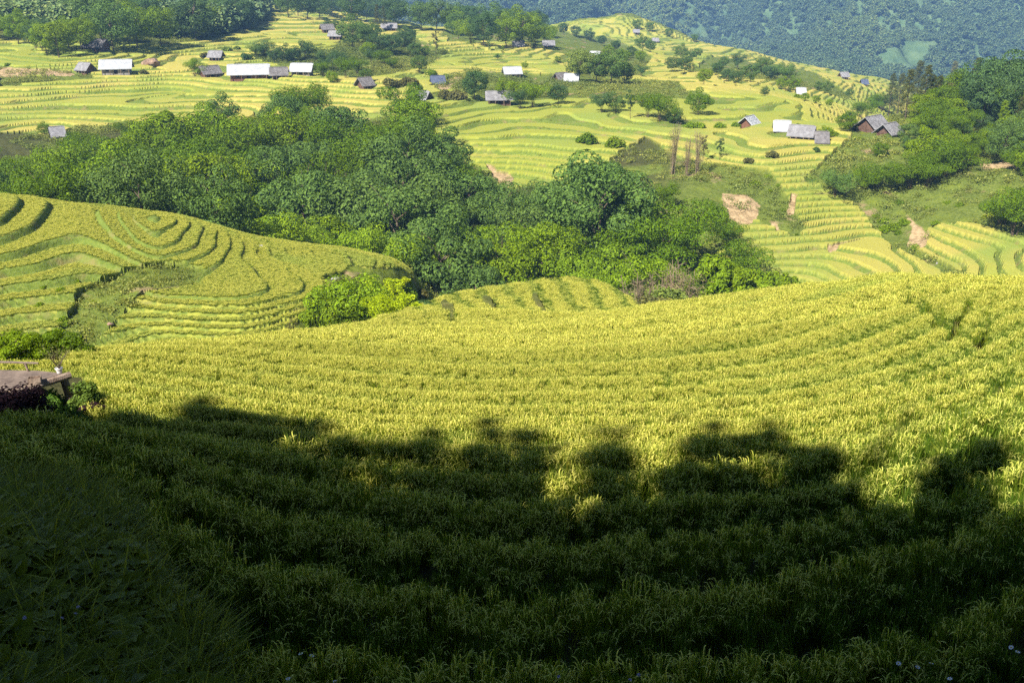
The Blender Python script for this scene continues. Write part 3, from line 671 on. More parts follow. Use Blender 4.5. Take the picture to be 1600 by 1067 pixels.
# ---- left hill foot: yellow green bushes, small trees
for kd, px, py, hp, ti in [('broadleaf',548,534,112,'bright'),('broadleaf',520,532,84,'bright'),('broadleaf',582,530,84,'bright'),('broadleaf',610,510,60,'lime'),('shrub',602,525,44,'lime'),('shrub',565,520,60,'lime'),('shrub',590,500,50,'lime'),('shrub',615,480,46,'lime'),('shrub',560,470,36,'lime'),('shrub',588,460,34,'lime'),('shrub',610,448,26,'lime'),('shrub',640,492,40,'lime'),('shrub',628,470,34,'green'),('shrub',545,455,24,'lime'),('shrub',575,442,20,'lime'),('shrub',560,438,16,'olive'),('shrub',530,440,16,'olive'),('shrub',630,440,16,'lime'),('shrub',655,462,20,'olive'),('shrub',663,478,20,'far'),
  ('slender',455,537,48,'olive'),('shrub',620,500,30,'lime'),('shrub',575,545,40,'bright')]:
    plant_px(kd, px, py, hp, ti, 'yellow green bushes', ymin=66 if kd != 'slender' else 60, wide=1.25)
for kd, px, Y, top, ti in [('broadleaf',18,27,508,'green'),('broadleaf',60,28,516,'dark'),('broadleaf',88,29,522,'dark'),('broadleaf',-20,27,512,'green'),('shrub',42,26,556,'bright'),('shrub',125,30,560,'green'),('broadleaf',100,30,548,'green'),('shrub',15,25.5,560,'bright')]:
    x = uof(px, 540)*Y; z = gz(x, Y); h = kslope(top)*Y-z
    if kd == 'shrub': z = z+h-1.6; h = 2.0
    plant(kd, x, Y, h, ti, 'trees behind the wooden platform', z=z, wide=1.35)
for px, py, hp, ti in [(95,455,16,'green'),(68,448,10,'green'),(148,470,9,'green'),(120,440,10,'green'),(60,480,18,'green'),(100,505,22,'green'),(112,530,30,'pale'),(90,520,20,'green'),(185,452,6,'green'),(50,412,10,'dark'),(108,352,9,'dark'),(112,360,9,'olive'),(215,423,6,'olive')]:
    plant_px('shrub', px, py, hp, ti, 'left terraces', ymin=64)
print('plants', len(ALL))

# ------------------------------------------------------------------ ground cover nobody could count: scattered with geometry nodes
def scatter(name, P, rot, sc, idx, tint, sources, label):
    """P (n,3), rot (n,3), sc (n,), idx (n,) which source, tint (n,)"""
    me = bpy.data.meshes.new(name); me.vertices.add(len(P)); me.vertices.foreach_set('co', np.ascontiguousarray(P, np.float32).ravel())
    def at_(nm, ty, arr, key='value'):
        a = me.attributes.new(nm, ty, 'POINT'); a.data.foreach_set(key, np.ascontiguousarray(arr).ravel())
    at_('rot', 'FLOAT_VECTOR', rot.astype(np.float32), 'vector'); at_('sc', 'FLOAT', sc.astype(np.float32)); at_('idx', 'INT', idx.astype(np.int32)); at_('tint', 'FLOAT', tint.astype(np.float32))
    o = link(name, me)
    ng = bpy.data.node_groups.new(name, 'GeometryNodeTree')
    ng.interface.new_socket('Geometry', in_out='INPUT', socket_type='NodeSocketGeometry'); ng.interface.new_socket('Geometry', in_out='OUTPUT', socket_type='NodeSocketGeometry')
    gi, go = ng.nodes.new('NodeGroupInput'), ng.nodes.new('NodeGroupOutput')
    src = bpy.data.collections.new(name+'_source')
    for i, m_ in enumerate(sources):
        so_ = bpy.data.objects.new('%s_source_%02d' % (name, i), m_); src.objects.link(so_)
    ci = ng.nodes.new('GeometryNodeCollectionInfo'); ci.inputs['Collection'].default_value = src
    ci.inputs['Separate Children'].default_value = True; ci.inputs['Reset Children'].default_value = True
    ip = ng.nodes.new('GeometryNodeInstanceOnPoints'); ip.inputs['Pick Instance'].default_value = True
    def na(nm, ty):
        n = ng.nodes.new('GeometryNodeInputNamedAttribute'); n.data_type = ty; n.inputs['Name'].default_value = nm; return n.outputs['Attribute']
    L = ng.links.new
    L(gi.outputs[0], ip.inputs['Points']); L(ci.outputs[0], ip.inputs['Instance']); L(na('idx', 'INT'), ip.inputs['Instance Index'])
    e2r = ng.nodes.new('FunctionNodeEulerToRotation'); L(na('rot', 'FLOAT_VECTOR'), e2r.inputs[0]); L(e2r.outputs[0], ip.inputs['Rotation'])
    L(na('sc', 'FLOAT'), ip.inputs['Scale']); L(ip.outputs[0], go.inputs[0])
    md = o.modifiers.new('scatter', 'NODES'); md.node_group = ng
    tag(o, label, name.replace('_', ' '), kind='stuff')
    return o
def plantmat(name, stops, transl=.35, rough=.6, tintc=None):
    m, t, b = newmat(name, rough, .25)
    at_ = N(t, 'ShaderNodeAttribute', attribute_name='tint', attribute_type='INSTANCER'); ge = N(t, 'ShaderNodeNewGeometry')
    c = ramp(t, ge.outputs['Random Per Island'], stops)
    if tintc: c = mix(t, at_.outputs['Fac'], c, mix(t, 1.0, c, tintc, 'MULTIPLY'))
    t.links.new(c, b.inputs['Base Color'])
    tr = N(t, 'ShaderNodeBsdfTranslucent'); t.links.new(mix(t, 1., c, (1.2,1.2,.6), 'MULTIPLY'), tr.inputs[0])
    ms = N(t, 'ShaderNodeMixShader'); ms.inputs[0].default_value = transl
    t.links.new(b.outputs[0], ms.inputs[1]); t.links.new(tr.outputs[0], ms.inputs[2]); t.links.new(ms.outputs[0], t.nodes['Material Output'].inputs['Surface'])
    return m
BLADE = plantmat('rice_leaf', [(0,(.05,.11,.010)),(.45,(.085,.17,.013)),(.8,(.14,.23,.02)),(1,(.24,.27,.04))], .35, .5, (1.7,1.35,1.1))
EAR = plantmat('rice_ear', [(0,(.44,.52,.07)),(.5,(.60,.65,.11)),(1,(.74,.74,.19))], .3, .6, (1.15,1.02,1.0))
def rice_clump(seed, nb, ne, wd, ew, spread, hh=.82, seg=4):
    rng = np.random.default_rng(seed); vs, fs, mt, o = [], [], [], 0
    for i in range(nb+ne):
        ear = i >= nb
        a = rng.random()*6.283; d = np.array([math.cos(a), math.sin(a)]); s = np.array([-d[1], d[0]])
        L = hh*(.84+.26*rng.random()); lean = L*(.04+.20*rng.random()**1.5); b0 = rng.normal(size=2)*spread
        if ear: lean *= .8; L = hh*(.85+.2*rng.random())
        tt = np.linspace(0 if not ear else .62, 1 if not ear else 1.22, seg+1)
        r = lean*tt**2; z = L*(tt-.18*tt**4 if not ear else tt-.55*np.clip(tt-.72, 0, 1)**1.4*2.2)
        w0 = (wd*np.sin(np.clip(tt*.9+.12, 0, 1)*math.pi)**.6 if not ear else ew*np.array([.5]+[1]*(seg-1)+[.5]))*(.8+.4*rng.random())
        c = b0+d*r[:, None]
        tw = rng.normal()*.5; ss = s*math.cos(tw)+d*math.sin(tw)
        l = np.concatenate([c-ss*w0[:, None]*.5, z[:, None]], 1); q = np.concatenate([c+ss*w0[:, None]*.5, z[:, None]], 1)
        vs.append(np.concatenate([l, q])); n = seg+1
        fs.append(np.array([(j, n+j, n+j+1, j+1) for j in range(seg)])+o); mt += [1 if ear else 0]*seg; o += 2*n
    return mesh_np('rice_clump', np.concatenate(vs), [np.concatenate(fs)], [BLADE, EAR], mt, smooth=True)
RNEAR = [rice_clump(s, 34, 12, .008, .012, .05) for s in range(4)]
RMID = [rice_clump(100+s, 44, 20, .013, .019, .12, seg=3) for s in range(4)]
RFAR = [rice_clump(200+s, 40, 40, .030, .038, .26, seg=2) for s in range(4)]
GR_ = [[rice_clump(300+s, 46, 2, .009, .010, .055, .80) for s in range(2)], [rice_clump(310+s, 64, 3, .014, .014, .13, .80, seg=3) for s in range(2)], [rice_clump(320+s, 74, 5, .034, .03, .27, .80, seg=2) for s in range(2)]]
def fan(Y0, Y1, dens, seed, um=.62):
    rng = np.random.default_rng(seed); ex = 7.0*(Y0 < 30)           # a margin of 7 m either side of the view
    m = int(2*(um*Y1+ex)*(Y1-Y0)*dens); Y = Y0+rng.random(m)*(Y1-Y0); x = (rng.random(m)*2-1)*(um*Y1+ex)
    k = np.abs(x) < um*Y+ex; x, Y = x[k], Y[k]; n = len(x)
    return x, Y, rng
def frac_(x, y, h):
    q = np.interp(h, HQ, QQ)+.35*vnoise(x*.03+5, y*.03, 50)+.25*vnoise(x*.09, y*.09, 51)*(y < 60)
    u = x/np.maximum(y, 6); qm = u*F/46.+.06*(y-60)+.9*vnoise(x*.05, y*.05, 52)
    q = np.where((y > 60) & (u > -.135) & (u < .14), qm, q); return q-np.floor(q)
def rice_field():
    Ps, Rs, Ss, Is, Ts = [], [], [], [], []
    for k, (a, b_, dn) in enumerate([(2.6, 13, 105), (13, 36, 100), (36, 134, 36)]):
        x, y, rng = fan(a, b_, dn, 5+k)
        z, h, wi, so_, ri, fl = ground(x, y, True); q_ = frac_(x, y, h); bm = bankmask(x, y)
        keep = (bm < .25) & (wi < .4) & (z > -40)
        keep &= (ri > .5) | (rng.random(len(x)) < (1.1 if k < 2 else np.where(y < 60, .4, 0)))
        pxx, pyy = proj(x, y, z+.7)
        keep &= ~((y < 24) & (pxx < 128) & (pyy < 648) & (y > 12.5))          # the platform corner stands here
        hill = (y > 64) & (x/y < -.10)
        keep &= ~((y > 60) & (z < -33.5)) & ~((y > 96) & ~hill) & ~(hill & (ri < .5))
        keep &= ((y < 60) | (np.abs(x/y) < .60)) & (hill | (k < 3))
        x, y, z, ri, hill, q_ = x[keep], y[keep], z[keep], ri[keep], hill[keep], q_[keep]; n = len(x)
        P = np.stack([x, y, z-.02], 1)
        lean = .12+.1*vnoise(x*.15, y*.15, 12)
        la = 2.5*vnoise(x*.05, y*.05, 13)
        R = np.stack([rng.normal(size=n)*.07+lean*np.cos(la), rng.normal(size=n)*.07+lean*np.sin(la)-.05, rng.random(n)*6.28], 1)
        s = (.92+.08*vnoise(x*.7, y*.7, 14)+.06*rng.normal(size=n))*np.where(ri > .5, 1, .95)*np.where(hill, .56, 1.08-.24*np.clip((q_-.3)/.6, 0, 1))*(1+.12*vnoise(x*.12, y*.12, 15))
        T = np.clip(.5+.7*vnoise(x*.06, y*.08, 16)+.4*vnoise(x*.3, y*.3, 17)+np.interp(y, [5, 20, 50, 90], [-.35, -.05, .3, .3])-.6*sstep(.1, .5, x/y)*(y < 60)+.75*(1-np.clip((q_-.28)/.4, 0, 1))-.22, 0, 1)
        s *= (np.interp(y, [3, 8, 13], [.55, .62, .72]), .40, .41, .54)[k]/np.where(hill, .8, 1)
        back0 = np.clip((q_-.42)/.3, 0, 1); lip0 = np.clip(1-np.abs(q_-.25)/.16, 0, 1)
        Ps.append(P); Rs.append(R); Ss.append(np.clip(s*np.where(hill, 1, (1+.28*lip0*sstep(4, 14, y)*(y < 60))*(1-np.where(y < 60, .36, .12)*back0*sstep(3, 14, y))), .3, 1.3)); 
        back = np.clip((q_-.42)/.26, 0, 1); lip = np.clip(1-np.abs(q_-.25)/.16, 0, 1)
        gq = np.clip(-.04+np.where(y < 60, .96, .62)*back-.3*lip+.15*vnoise(x*.12, y*.12, 19)+.28*sstep(.0, .5, x/y)*(y < 45)+np.interp(y, [5, 20, 40], [.2, .06, -.04]), 0, .97)
        gr = (rng.random(n) < np.where(hill, .12, gq)); kk = min(k, 2)
        T = np.where(hill, T, np.clip(T*(1-.7*back)+.6*lip, 0, 1))  # light caught at the lips put into the tint, with riper edge plants
        Is.append(np.where(gr, 4+rng.integers(0, 2, n), rng.integers(0, 4, n))+6*kk); Ts.append(T)
    P = np.concatenate(Ps); print('rice', len(P))
    return scatter('rice_plants', P, np.concatenate(Rs), np.concatenate(Ss), np.concatenate(Is), np.concatenate(Ts), RNEAR+GR_[0]+RMID+GR_[1]+RFAR+GR_[2], 'ripening rice plants with drooping yellow ears filling the near field')
rice_field()
# undergrowth over the wild slopes and grass in the gaps
GRASSM = plantmat('weed_leaf', [(0,(.08,.12,.02)),(.5,(.16,.21,.035)),(1,(.26,.30,.07))], .3, .6, (1.6,1.35,1.3))
def tuft(seed, n, h, wd, sp):
    rng = np.random.default_rng(seed); c = rng.normal(size=(n, 3))*sp; c[:, 2] = np.abs(c[:, 2])*.6+h*.3
    nr = unit(rng.normal(size=(n, 3))+np.array([0,0,.9])); tg = unit(np.cross(nr, rng.normal(size=(n, 3)))); bt = np.cross(nr, tg)
    s = wd*(.6+.8*rng.random(n))[:, None]
    v = np.stack([c-tg*s, c+bt*s*.6, c+tg*s, c-bt*s*.6], 1).reshape(-1, 3)
    return mesh_np('weed_tuft', v, [np.arange(4*n).reshape(-1, 4)], [GRASSM])
def undergrowth():
    rng = np.random.default_rng(77); n = 95000
    Y = np.sqrt(66**2+rng.random(n)*(420**2-66**2)); x = (rng.random(n)*2-1)*.6*Y
    z, h, wi, so_, ri, fl = ground(x, Y, True)
    k = ((wi > .6) & ((so_ < .5) | (rng.random(n) < .12))) | ((ri < .3) & (Y > 80) & (rng.random(n) < .12))
    k &= ~((Y > 122) & (Y < 232) & (x/Y < .10) & (rng.random(n) < .8))
    k &= (vnoise(x*.12, Y*.12, 88) > -.3) & ~((x/Y > .04) & (Y > 140) & (rng.random(n) < .68))
    x, Y, z = x[k], Y[k], z[k]; n = len(x); print('under', n)
    s = np.where(wi[k] > .6, .45+.75*rng.random(n)**2.5, .28)*np.where(Y < 125, .55, 1)
    scatter('undergrowth', np.stack([x, Y, z], 1), np.stack([0*x, 0*x, rng.random(n)*6.28], 1), s, rng.integers(0, 4, n), np.clip(.45+.9*vnoise(x*.05, Y*.05, 89)+.45*(x/Y > .08), 0, 1),
            [tuft(s_, 80, .9, .17, .75) for s_ in range(4)], 'low weeds, scrub and grass covering the wild slopes between the terraces')
undergrowth()
def far_woods():
    rng = np.random.default_rng(99); n = 140000
    Y = np.exp(math.log(400)+rng.random(n)*(math.log(2350)-math.log(400))); x = (rng.random(n)*2-1)*.62*Y
    z, h, wi, so_, ri, fl = ground(x, Y, True)
    d = vnoise(x*.006, Y*.006, 41)+.6*vnoise(x*.02, Y*.02, 42)
    px, py = proj(x, Y, z)
    k = (wi > .5) & (d > -1.1) & (py > -70) & ((Y > 900) | (px < 430))
    x, Y, z = x[k], Y[k], z[k]; n = len(x); print('far', n)
    s = (.55+.9*rng.random(n)**1.5)*np.interp(Y, [400, 900, 2000], [.85, 1.0, 1.35])
    FW = plantmat('far_leaf', [(0,(.055,.11,.045)),(.5,(.11,.18,.065)),(1,(.19,.25,.085))], .2, .7, (1.7,1.5,1.0))
    def crown(seed):
        r = np.random.default_rng(seed); c = unit(r.normal(size=(9, 3)))*np.array([3.2,3.2,2.6]); c[:, 2] += 6
        v, f = leaf_cloud(r, c, 2.1*np.ones(9), 22, 1.7, 1.3, .9, .5, 0, .9); return mesh_np('far_crown', v, [f], [FW])
    scatter('far_woods', np.stack([x, Y, z-1], 1), np.stack([0*x, 0*x, rng.random(n)*6.28], 1), s, rng.integers(0, 4, n), np.clip(.3+1.1*vnoise(x*.008, Y*.008, 43), 0, 1), [crown(i) for i in range(4)], 'distant woods covering the mountain slopes across the valley')
far_woods()
# ------------------------------------------------------------------ shade trees on the slope behind the viewpoint: crowns shaped along the sun's rays to cast the foreground shade
SHLINE = [(-500,625),(-100,640),(190,650),(255,645),(340,655),(400,665),(470,672),(500,722),(530,750),(560,765),(620,763),(700,768),(740,750),(800,745),(840,757),(900,782),(1000,796),(1055,782),(1075,722),(1150,722),(1200,712),(1212,760),(1290,750),(1330,785),(1400,795),(1450,748),(1530,738),(1556,800),(1572,870),(1595,990),(1640,1100),(1700,1300)]
TIPS = [(300,645,.5),(330,652,.45),(350,668,.5),(385,680,.4),(408,662,.25),(440,690,.45),(465,680,.5),(478,672,.35),(520,718,.4),(598,708,.38),(612,716,.3),(660,700,.4),(672,694,.3),(752,678,.35),(765,668,.22),(742,690,.3),(800,705,.35),(818,690,.28),(826,722,.35),(930,692,.28),(940,712,.34),(936,735,.34),(962,752,.4),(1090,700,.45),(1105,690,.35),(1150,712,.4),(1190,684,.22),(1180,705,.3),(1226,740,.3),(1280,738,.4),(1262,750,.4),(1470,752,.4),(1500,742,.45),(1535,740,.3)]
HOLES = [[(490,735),(545,745),(560,800),(500,790)],[(1000,740),(1080,770),(1060,790),(990,785)],[(560,760),(620,755),(640,775),(570,785)],[(390,705),(430,712),(440,735),(400,730)],[(300,690),(335,700),(330,712),(290,705)]]
mshade = leafmat('shade_leaf', .5, .12)
def shade_trees():
    rng = np.random.default_rng(5); cen, rad = [], []
    xl = [p[0] for p in SHLINE]; yl = [p[1] for p in SHLINE]
    def up(px, py, Yp):
        x, y, z = hit(px, py, 2.0) if py < 1400 else at(px, py, 3.0)
        z += .55; k = (y-Yp)/(-SUNV[1]); return (x+SUNV[0]*k, y+SUNV[1]*k, z+SUNV[2]*k)
    for px, py, r in TIPS:
        r *= .62; cen.append(up(px, py+8, -10+rng.normal())); rad.append(r)
        l_ = float(np.interp(px, xl, yl))
        for q in np.linspace(.2, 1, 4): cen.append(up(px+rng.normal()*8, py+8+(l_+22-py)*q, -10+rng.normal())); rad.append(r*(.9+.4*rng.random()))
    n = 0
    # fill: even coverage of the shaded ground, measured across the sun's direction
    while n < 1150:
        y = 1.5+rng.random()*21; x = rng.uniform(-.75, .62)*max(y, 5)
        z = float(base_h(np.array([x]), np.array([y]))[0]); px, py = proj(x, y, z); px, py = float(px), float(py)
        r = 1.0
        lim = np.interp(px, xl[:-6], yl[:-6]) if px < 1530 else 738
        if px > 1530: 
            if px > np.interp(py, [738, 800, 870, 990, 1100, 1300], [1535, 1548, 1562, 1585, 1620, 1680])-28: continue
        d = F/y
        if py < lim+130: r = .62
        if py < lim+65: r = .34
        if py < lim+16 or any(in_poly(np.array([px]), np.array([py]), np.array(h_))[0] for h_ in HOLES): continue
        Yp = rng.uniform(-13, -8) if y > 13 else rng.uniform(-8, 5); k = (y-Yp)/(-SUNV[1])  # nearer clusters added overhead to keep sky light off the field
        if z+SUNV[2]*k < 1.9 and Yp > -4: k = (y+8)/(-SUNV[1])
        cen.append((x+SUNV[0]*k, y+SUNV[1]*k, z+SUNV[2]*k)); rad.append(r*rng.uniform(.8, 1.15)); n += 1
    cen = np.array(cen); rad = np.array(rad)
    bases = [(-37,-14),(-30,-11),(-23.5,-14),(-17,-11),(-10,-14.5),(-3.5,-12.5)]
    who = np.argmin(np.abs(cen[:, 0][:, None]-np.array([b_[0] for b_ in bases])), 1)
    for i, (bx, by) in enumerate(bases):
        c = cen[who == i]; r = rad[who == i]
        if len(c) < 3: continue
        z0 = gz(bx, by); rt = tag(link('broadleaf_tree', None, None, (bx, by, z0)), 'tall dense shade tree on the slope behind the viewpoint, %s from the left' % ORD[i+1], 'tree', 'shade trees behind the viewpoint')
        v, f = leaf_cloud(rng, c-np.array([bx, by, z0]), r, 100, .34, .20, .8, .5, 0, .9, .1)
        o = link('crown', mesh_np('shade_crown', v, [f], [mshade]), rt); o.color = (.05, .1, .02, 1)
        top = c[:, 2].max()-z0; cm = c.mean(0)-np.array([bx, by, z0])
        ps = [tube([(0,0,-1),(0,0,3),(cm[0]*.4,cm[1]*.4,top*.5),(cm[0],cm[1],top*.9)], [.4,.33,.2,.05], 8)]
        for j in range(14):
            q = c[rng.integers(len(c))]-np.array([bx, by, z0]); b0 = np.array([cm[0]*.4, cm[1]*.4, top*(.3+.3*rng.random())])
            ps.append(tube([b0, (b0+q)/2+np.array([0,0,.5]), q], [.11,.06,.02], 5))
        v, f = join(ps); link('trunk', mesh_np('shade_trunk', v, [f], [BARK], smooth=True), rt)
ORD = ['zeroth','first','second','third','fourth','fifth','sixth','seventh','eighth','ninth','tenth','eleventh','twelfth','thirteenth','fourteenth','fifteenth','sixteenth','seventeenth','eighteenth','nineteenth','twentieth']
shade_trees()

# ------------------------------------------------------------------ farmhouses
def simple(name, stops, sc, rough=.85, bd=0, wave=None):
    m, t, b = newmat(name, rough, .2); c = ramp(t, noise(t, sc, 4), stops); t.links.new(c, b.inputs['Base Color'])
    if wave:
        wv = N(t, 'ShaderNodeTexWave'); wv.inputs['Scale'].default_value = wave; tc = N(t, 'ShaderNodeTexCoord'); t.links.new(tc.outputs['Object'], wv.inputs['Vector']); bump(t, b, wv.outputs['Fac'], bd or .03)
    elif bd: bump(t, b, noise(t, sc*3, 3), bd)
    return m
HM = dict(grey=simple('grey_sheet_roof', [(.3,(.20,.19,.20)),(.7,(.36,.35,.36))], 1.2, .8, .04, 3), dark=simple('weathered_shingle_roof', [(.3,(.13,.12,.12)),(.7,(.27,.25,.25))], 1.5, .9, .04, 3),
 white=simple('pale_metal_roof', [(.3,(.38,.39,.41)),(.7,(.54,.55,.57))], .8, .5, .03, 3), blue=simple('dark_blue_roof', [(.3,(.06,.08,.13)),(.7,(.13,.15,.22))], 1, .5, .03, 3),
 wood=simple('dark_timber', [(.3,(.07,.04,.028)),(.7,(.17,.10,.07))], 2, .9, .03, 2), red=simple('red_brown_timber', [(.3,(.14,.065,.04)),(.7,(.22,.11,.07))], 2, .85), pale=simple('limewashed_wall', [(.3,(.20,.19,.18)),(.7,(.34,.32,.30))], 1, .9),
 hole=simple('dark_doorway', [(.3,(.012,.010,.009)),(.7,(.02,.018,.015))], 1), frame=simple('timber_frame', [(.3,(.16,.11,.08)),(.7,(.26,.19,.13))], 3))
def boxes(bs):
    vs, fs, o = [], [], 0
    for (x0, y0, z0, x1, y1, z1) in bs:
        vs.append(np.array([(x0,y0,z0),(x1,y0,z0),(x1,y1,z0),(x0,y1,z0),(x0,y0,z1),(x1,y0,z1),(x1,y1,z1),(x0,y1,z1)], float))
        fs.append(np.array([(0,3,2,1),(4,5,6,7),(0,1,5,4),(1,2,6,5),(2,3,7,6),(3,0,4,7)])+o); o += 8
    return np.concatenate(vs), np.concatenate(fs)
def solid(name, v, f, m, parent): return link(name, mesh_np(name, v, [f], [m]), parent)
def house(px, py, lpx, yaw, roof, wall, label, dep=.62, wh=1.95, rise=.34, hip=False, nm='farmhouse', cat='house', ymin=140, open_=False, pos=None):
    x, y, z = pos if pos else hit(px, py, ymin); z = gz(x, y)-.35
    L = lpx*y/F/.97*.74; D = max(L*dep*1.15, 3.2); a, d = L/2, D/2; R = D*rise+.3; ov = .75; wh = min(wh, .36*L)
    r = link(nm, None, None, (x, y, z), (0, 0, RAD(yaw))); tag(r, label, cat)
    # walls with gables
    v = np.array([(-a,-d,-1.2),(a,-d,-1.2),(a,d,-1.2),(-a,d,-1.2),(-a,-d,wh),(a,-d,wh),(a,d,wh),(-a,d,wh),(-a,0,wh+R-.1),(a,0,wh+R-.1)])
    me = mesh_np('wall', v, [np.array([(0,1,5,4),(2,3,7,6),(1,2,6,5),(3,0,4,7),(4,5,9,8),(6,7,8,9)]), np.array([(5,6,9),(7,4,8)])], [HM[wall]]); link('wall', me, r)
    k = R/d; e = d+ov; zl = wh-ov*k
    def slab(s):
        y0, y1 = s*e, 0.; A = a+ov*1.1; th = .16
        p = [(-A,y0,zl+.03),(A,y0,zl+.03),(A,y1,wh+R+.03),(-A,y1,wh+R+.03)]
        return [tuple(q) for q in p]+[(q[0], q[1], q[2]+th) for q in p]
    vv, ff = [], []
    for s in (-1, 1):
        p = slab(s); o = len(vv); vv += p
        F6 = [(0,1,2,3),(7,6,5,4),(4,5,1,0),(5,6,2,1),(6,7,3,2),(7,4,0,3)]
        ff += [tuple(i+o for i in q) for q in F6]
    rf = solid('roof', np.array(vv), np.array(ff), HM[roof], r)
    v, f = tube([(-a-.5,0,wh+R+.2),(a+.5,0,wh+R+.2)], .13, 6); solid('ridge_cap', v, f, HM[roof], rf)
    v, f = boxes([(-.5,-d-.04,0,.5,-d+.02,wh*.82)]); solid('door', v, f, HM['hole'], r)
    for q in ((-.3, .3) if wh > 1.6 else ()):
        w_ = solid('window', *boxes([(q*L-.45,-d-.05,.8,q*L+.45,-d+.02,1.4)]), HM['hole'], r)
        solid('sill', *boxes([(q*L-.52,-d-.10,.72,q*L+.52,-d-.01,.8)]), HM['frame'], w_)
    v, f = boxes([(q*a*.96-.07,-d-ov*.8-.07,-1.2,q*a*.96+.07,-d-ov*.8+.07,wh-ov*k*.8) for q in (-1,-.4,.4,1)]); solid('porch_post', v, f, HM['frame'], r).name = 'porch_posts'
    return r
HOUSES = [
 (152,79,38,-14,'dark','wood','grey shingled farmhouse below the wood at upper left, beside the banana plants',.62),
 (134,112,20,-20,'grey','red','small brown shed with a pale roof beside the long light roofed barn',.8),
 (183,114,52,12,'white','pale','long barn with a light metal roof above the left terraces',.5),
 (328,120,30,40,'dark','wood','small dark gabled hut left of the long white roofed house',.7),
 (390,122,72,10,'white','red','long timber house with a bright white roof above the ravine wood',.42),
 (436,120,26,14,'dark','wood','low dark roofed lean-to at the right end of the white roofed house',.5),
 (473,117,36,-8,'white','pale','pale roofed house with a blue edge right of the low lean-to',.55),
 (511,50,20,25,'dark','wood','dark gabled hut on the upper left terraces, upper of the pair',.7),
 (525,60,21,-10,'grey','wood','grey roofed hut on the upper left terraces, lower of the pair',.55),
 (608,48,26,6,'grey','wood','grey roofed house beside the tall conifers on the ridge',.5),
 (570,136,20,40,'dark','wood','dark gabled shed half hidden behind the top of the ravine wood',.6),
 (684,131,19,10,'blue','wood','dark blue roofed hut beside the pale path above the ravine',.5),
 (663,154,14,-25,'grey','red','small shed with a grey roof behind the tallest bamboo',.7),
 (90,212,16,30,'grey','wood','tiny grey roofed hut at the left edge of the ravine wood',.7),
 (800,119,28,12,'white','pale','white roofed hut between the round trees in the middle distance',.5),
 (780,162,44,4,'grey','wood','long low grey roofed shed at the top of the central terraces',.25),
 (810,74,17,0,'grey','wood','grey hut on the middle ridge, left of a pair',.5),
 (857,74,18,4,'grey','wood','grey hut on the middle ridge, right of a pair',.5),
 (930,90,15,-25,'white','pale','small pale hut above the dark round trees',.7),
 (877,126,20,30,'dark','wood','dark roofed hut left of the white roof beside the pale tree',.7),
 (893,128,20,-8,'white','pale','white roofed hut touching the pale green tree',.6),
 (1170,197,26,50,'white','red','white gabled hut with a red brown front on the golden terraces',.85),
 (1221,204,21,-10,'white','pale','small white roofed shed left of the large grey roofed barn',.5),
 (1252,216,38,-24,'grey','wood','large grey roofed barn on the edge of the right terraces',.6),
 (1283,219,14,-10,'dark','wood','low dark lean-to at the right end of the large grey barn',.4),
 (1318,122,12,10,'grey','wood','distant hut on the far terraced ridge, left of a pair',.5),
 (1350,131,8,0,'blue','wood','distant tiny hut on the far terraced ridge, right of a pair',.6),
 (994,53,9,0,'grey','wood','tiny hut on the far saddle beside dark trees',.5),
 (1024,66,9,0,'grey','wood','tiny long hut below the far saddle',.4),
 (1251,146,11,-5,'white','pale','tiny pale hut in the gully below the far terraced ridge',.5),
 (338,92,20,-5,'grey','wood','low grey hut among shrubs on the upper left terraces',.4),
 (1362,204,42,38,'grey','wood','upper timber farmhouse with a dark gable under the right hill trees',.75),
 (1388,212,36,40,'grey','wood','lower timber farmhouse in front of the upper one, right hill',.75),
]
for px, py, L_, yw, rf_, wl, lab, dp in HOUSES: house(px, py, L_, yw, rf_, wl, lab, dp)
# boulder on the upper left terraces and a few pale stones
mrock = simple('brown_rock', [(.3,(.22,.13,.09)),(.7,(.42,.30,.21))], .6, .95, .3)
mstone = simple('grey_stone', [(.3,(.25,.23,.24)),(.7,(.46,.43,.42))], 1.5, .95, .1)
def rock(px, py, wpx, m, label, nm='boulder', ymin=60, flat=.55, seed=1):
    x, y, z = hit(px, py, ymin); r = wpx*y/F/2
    rng = np.random.default_rng(seed); n, k = 14, 20
    th = np.linspace(0, math.pi, n); ph = np.linspace(0, 2*math.pi, k, endpoint=False)
    T_, P_ = np.meshgrid(th, ph, indexing='ij'); d = np.stack([np.sin(T_)*np.cos(P_), np.sin(T_)*np.sin(P_), np.cos(T_)], -1)
    s = 1+.3*vnoise(d[..., 0]*1.6+seed*3, d[..., 1]*1.6+d[..., 2]*1.3, 5)+.12*vnoise(d[..., 0]*4+seed, d[..., 1]*4+d[..., 2]*3, 6)
    v = (d*s[..., None]*np.array([r, r*.8, r*flat])).reshape(-1, 3)
    f = [(i*k+j, i*k+(j+1) % k, (i+1)*k+(j+1) % k, (i+1)*k+j) for i in range(n-1) for j in range(k)]
    return tag(link(nm, mesh_np(nm, v, [np.array(f)], [m], smooth=False), None, (x, y, z+r*flat*.25), (0, 0, seed)), label, 'rock')
rock(237,103,28,mrock,'large brown boulder standing alone on the upper left terraces',ymin=250,flat=.7)
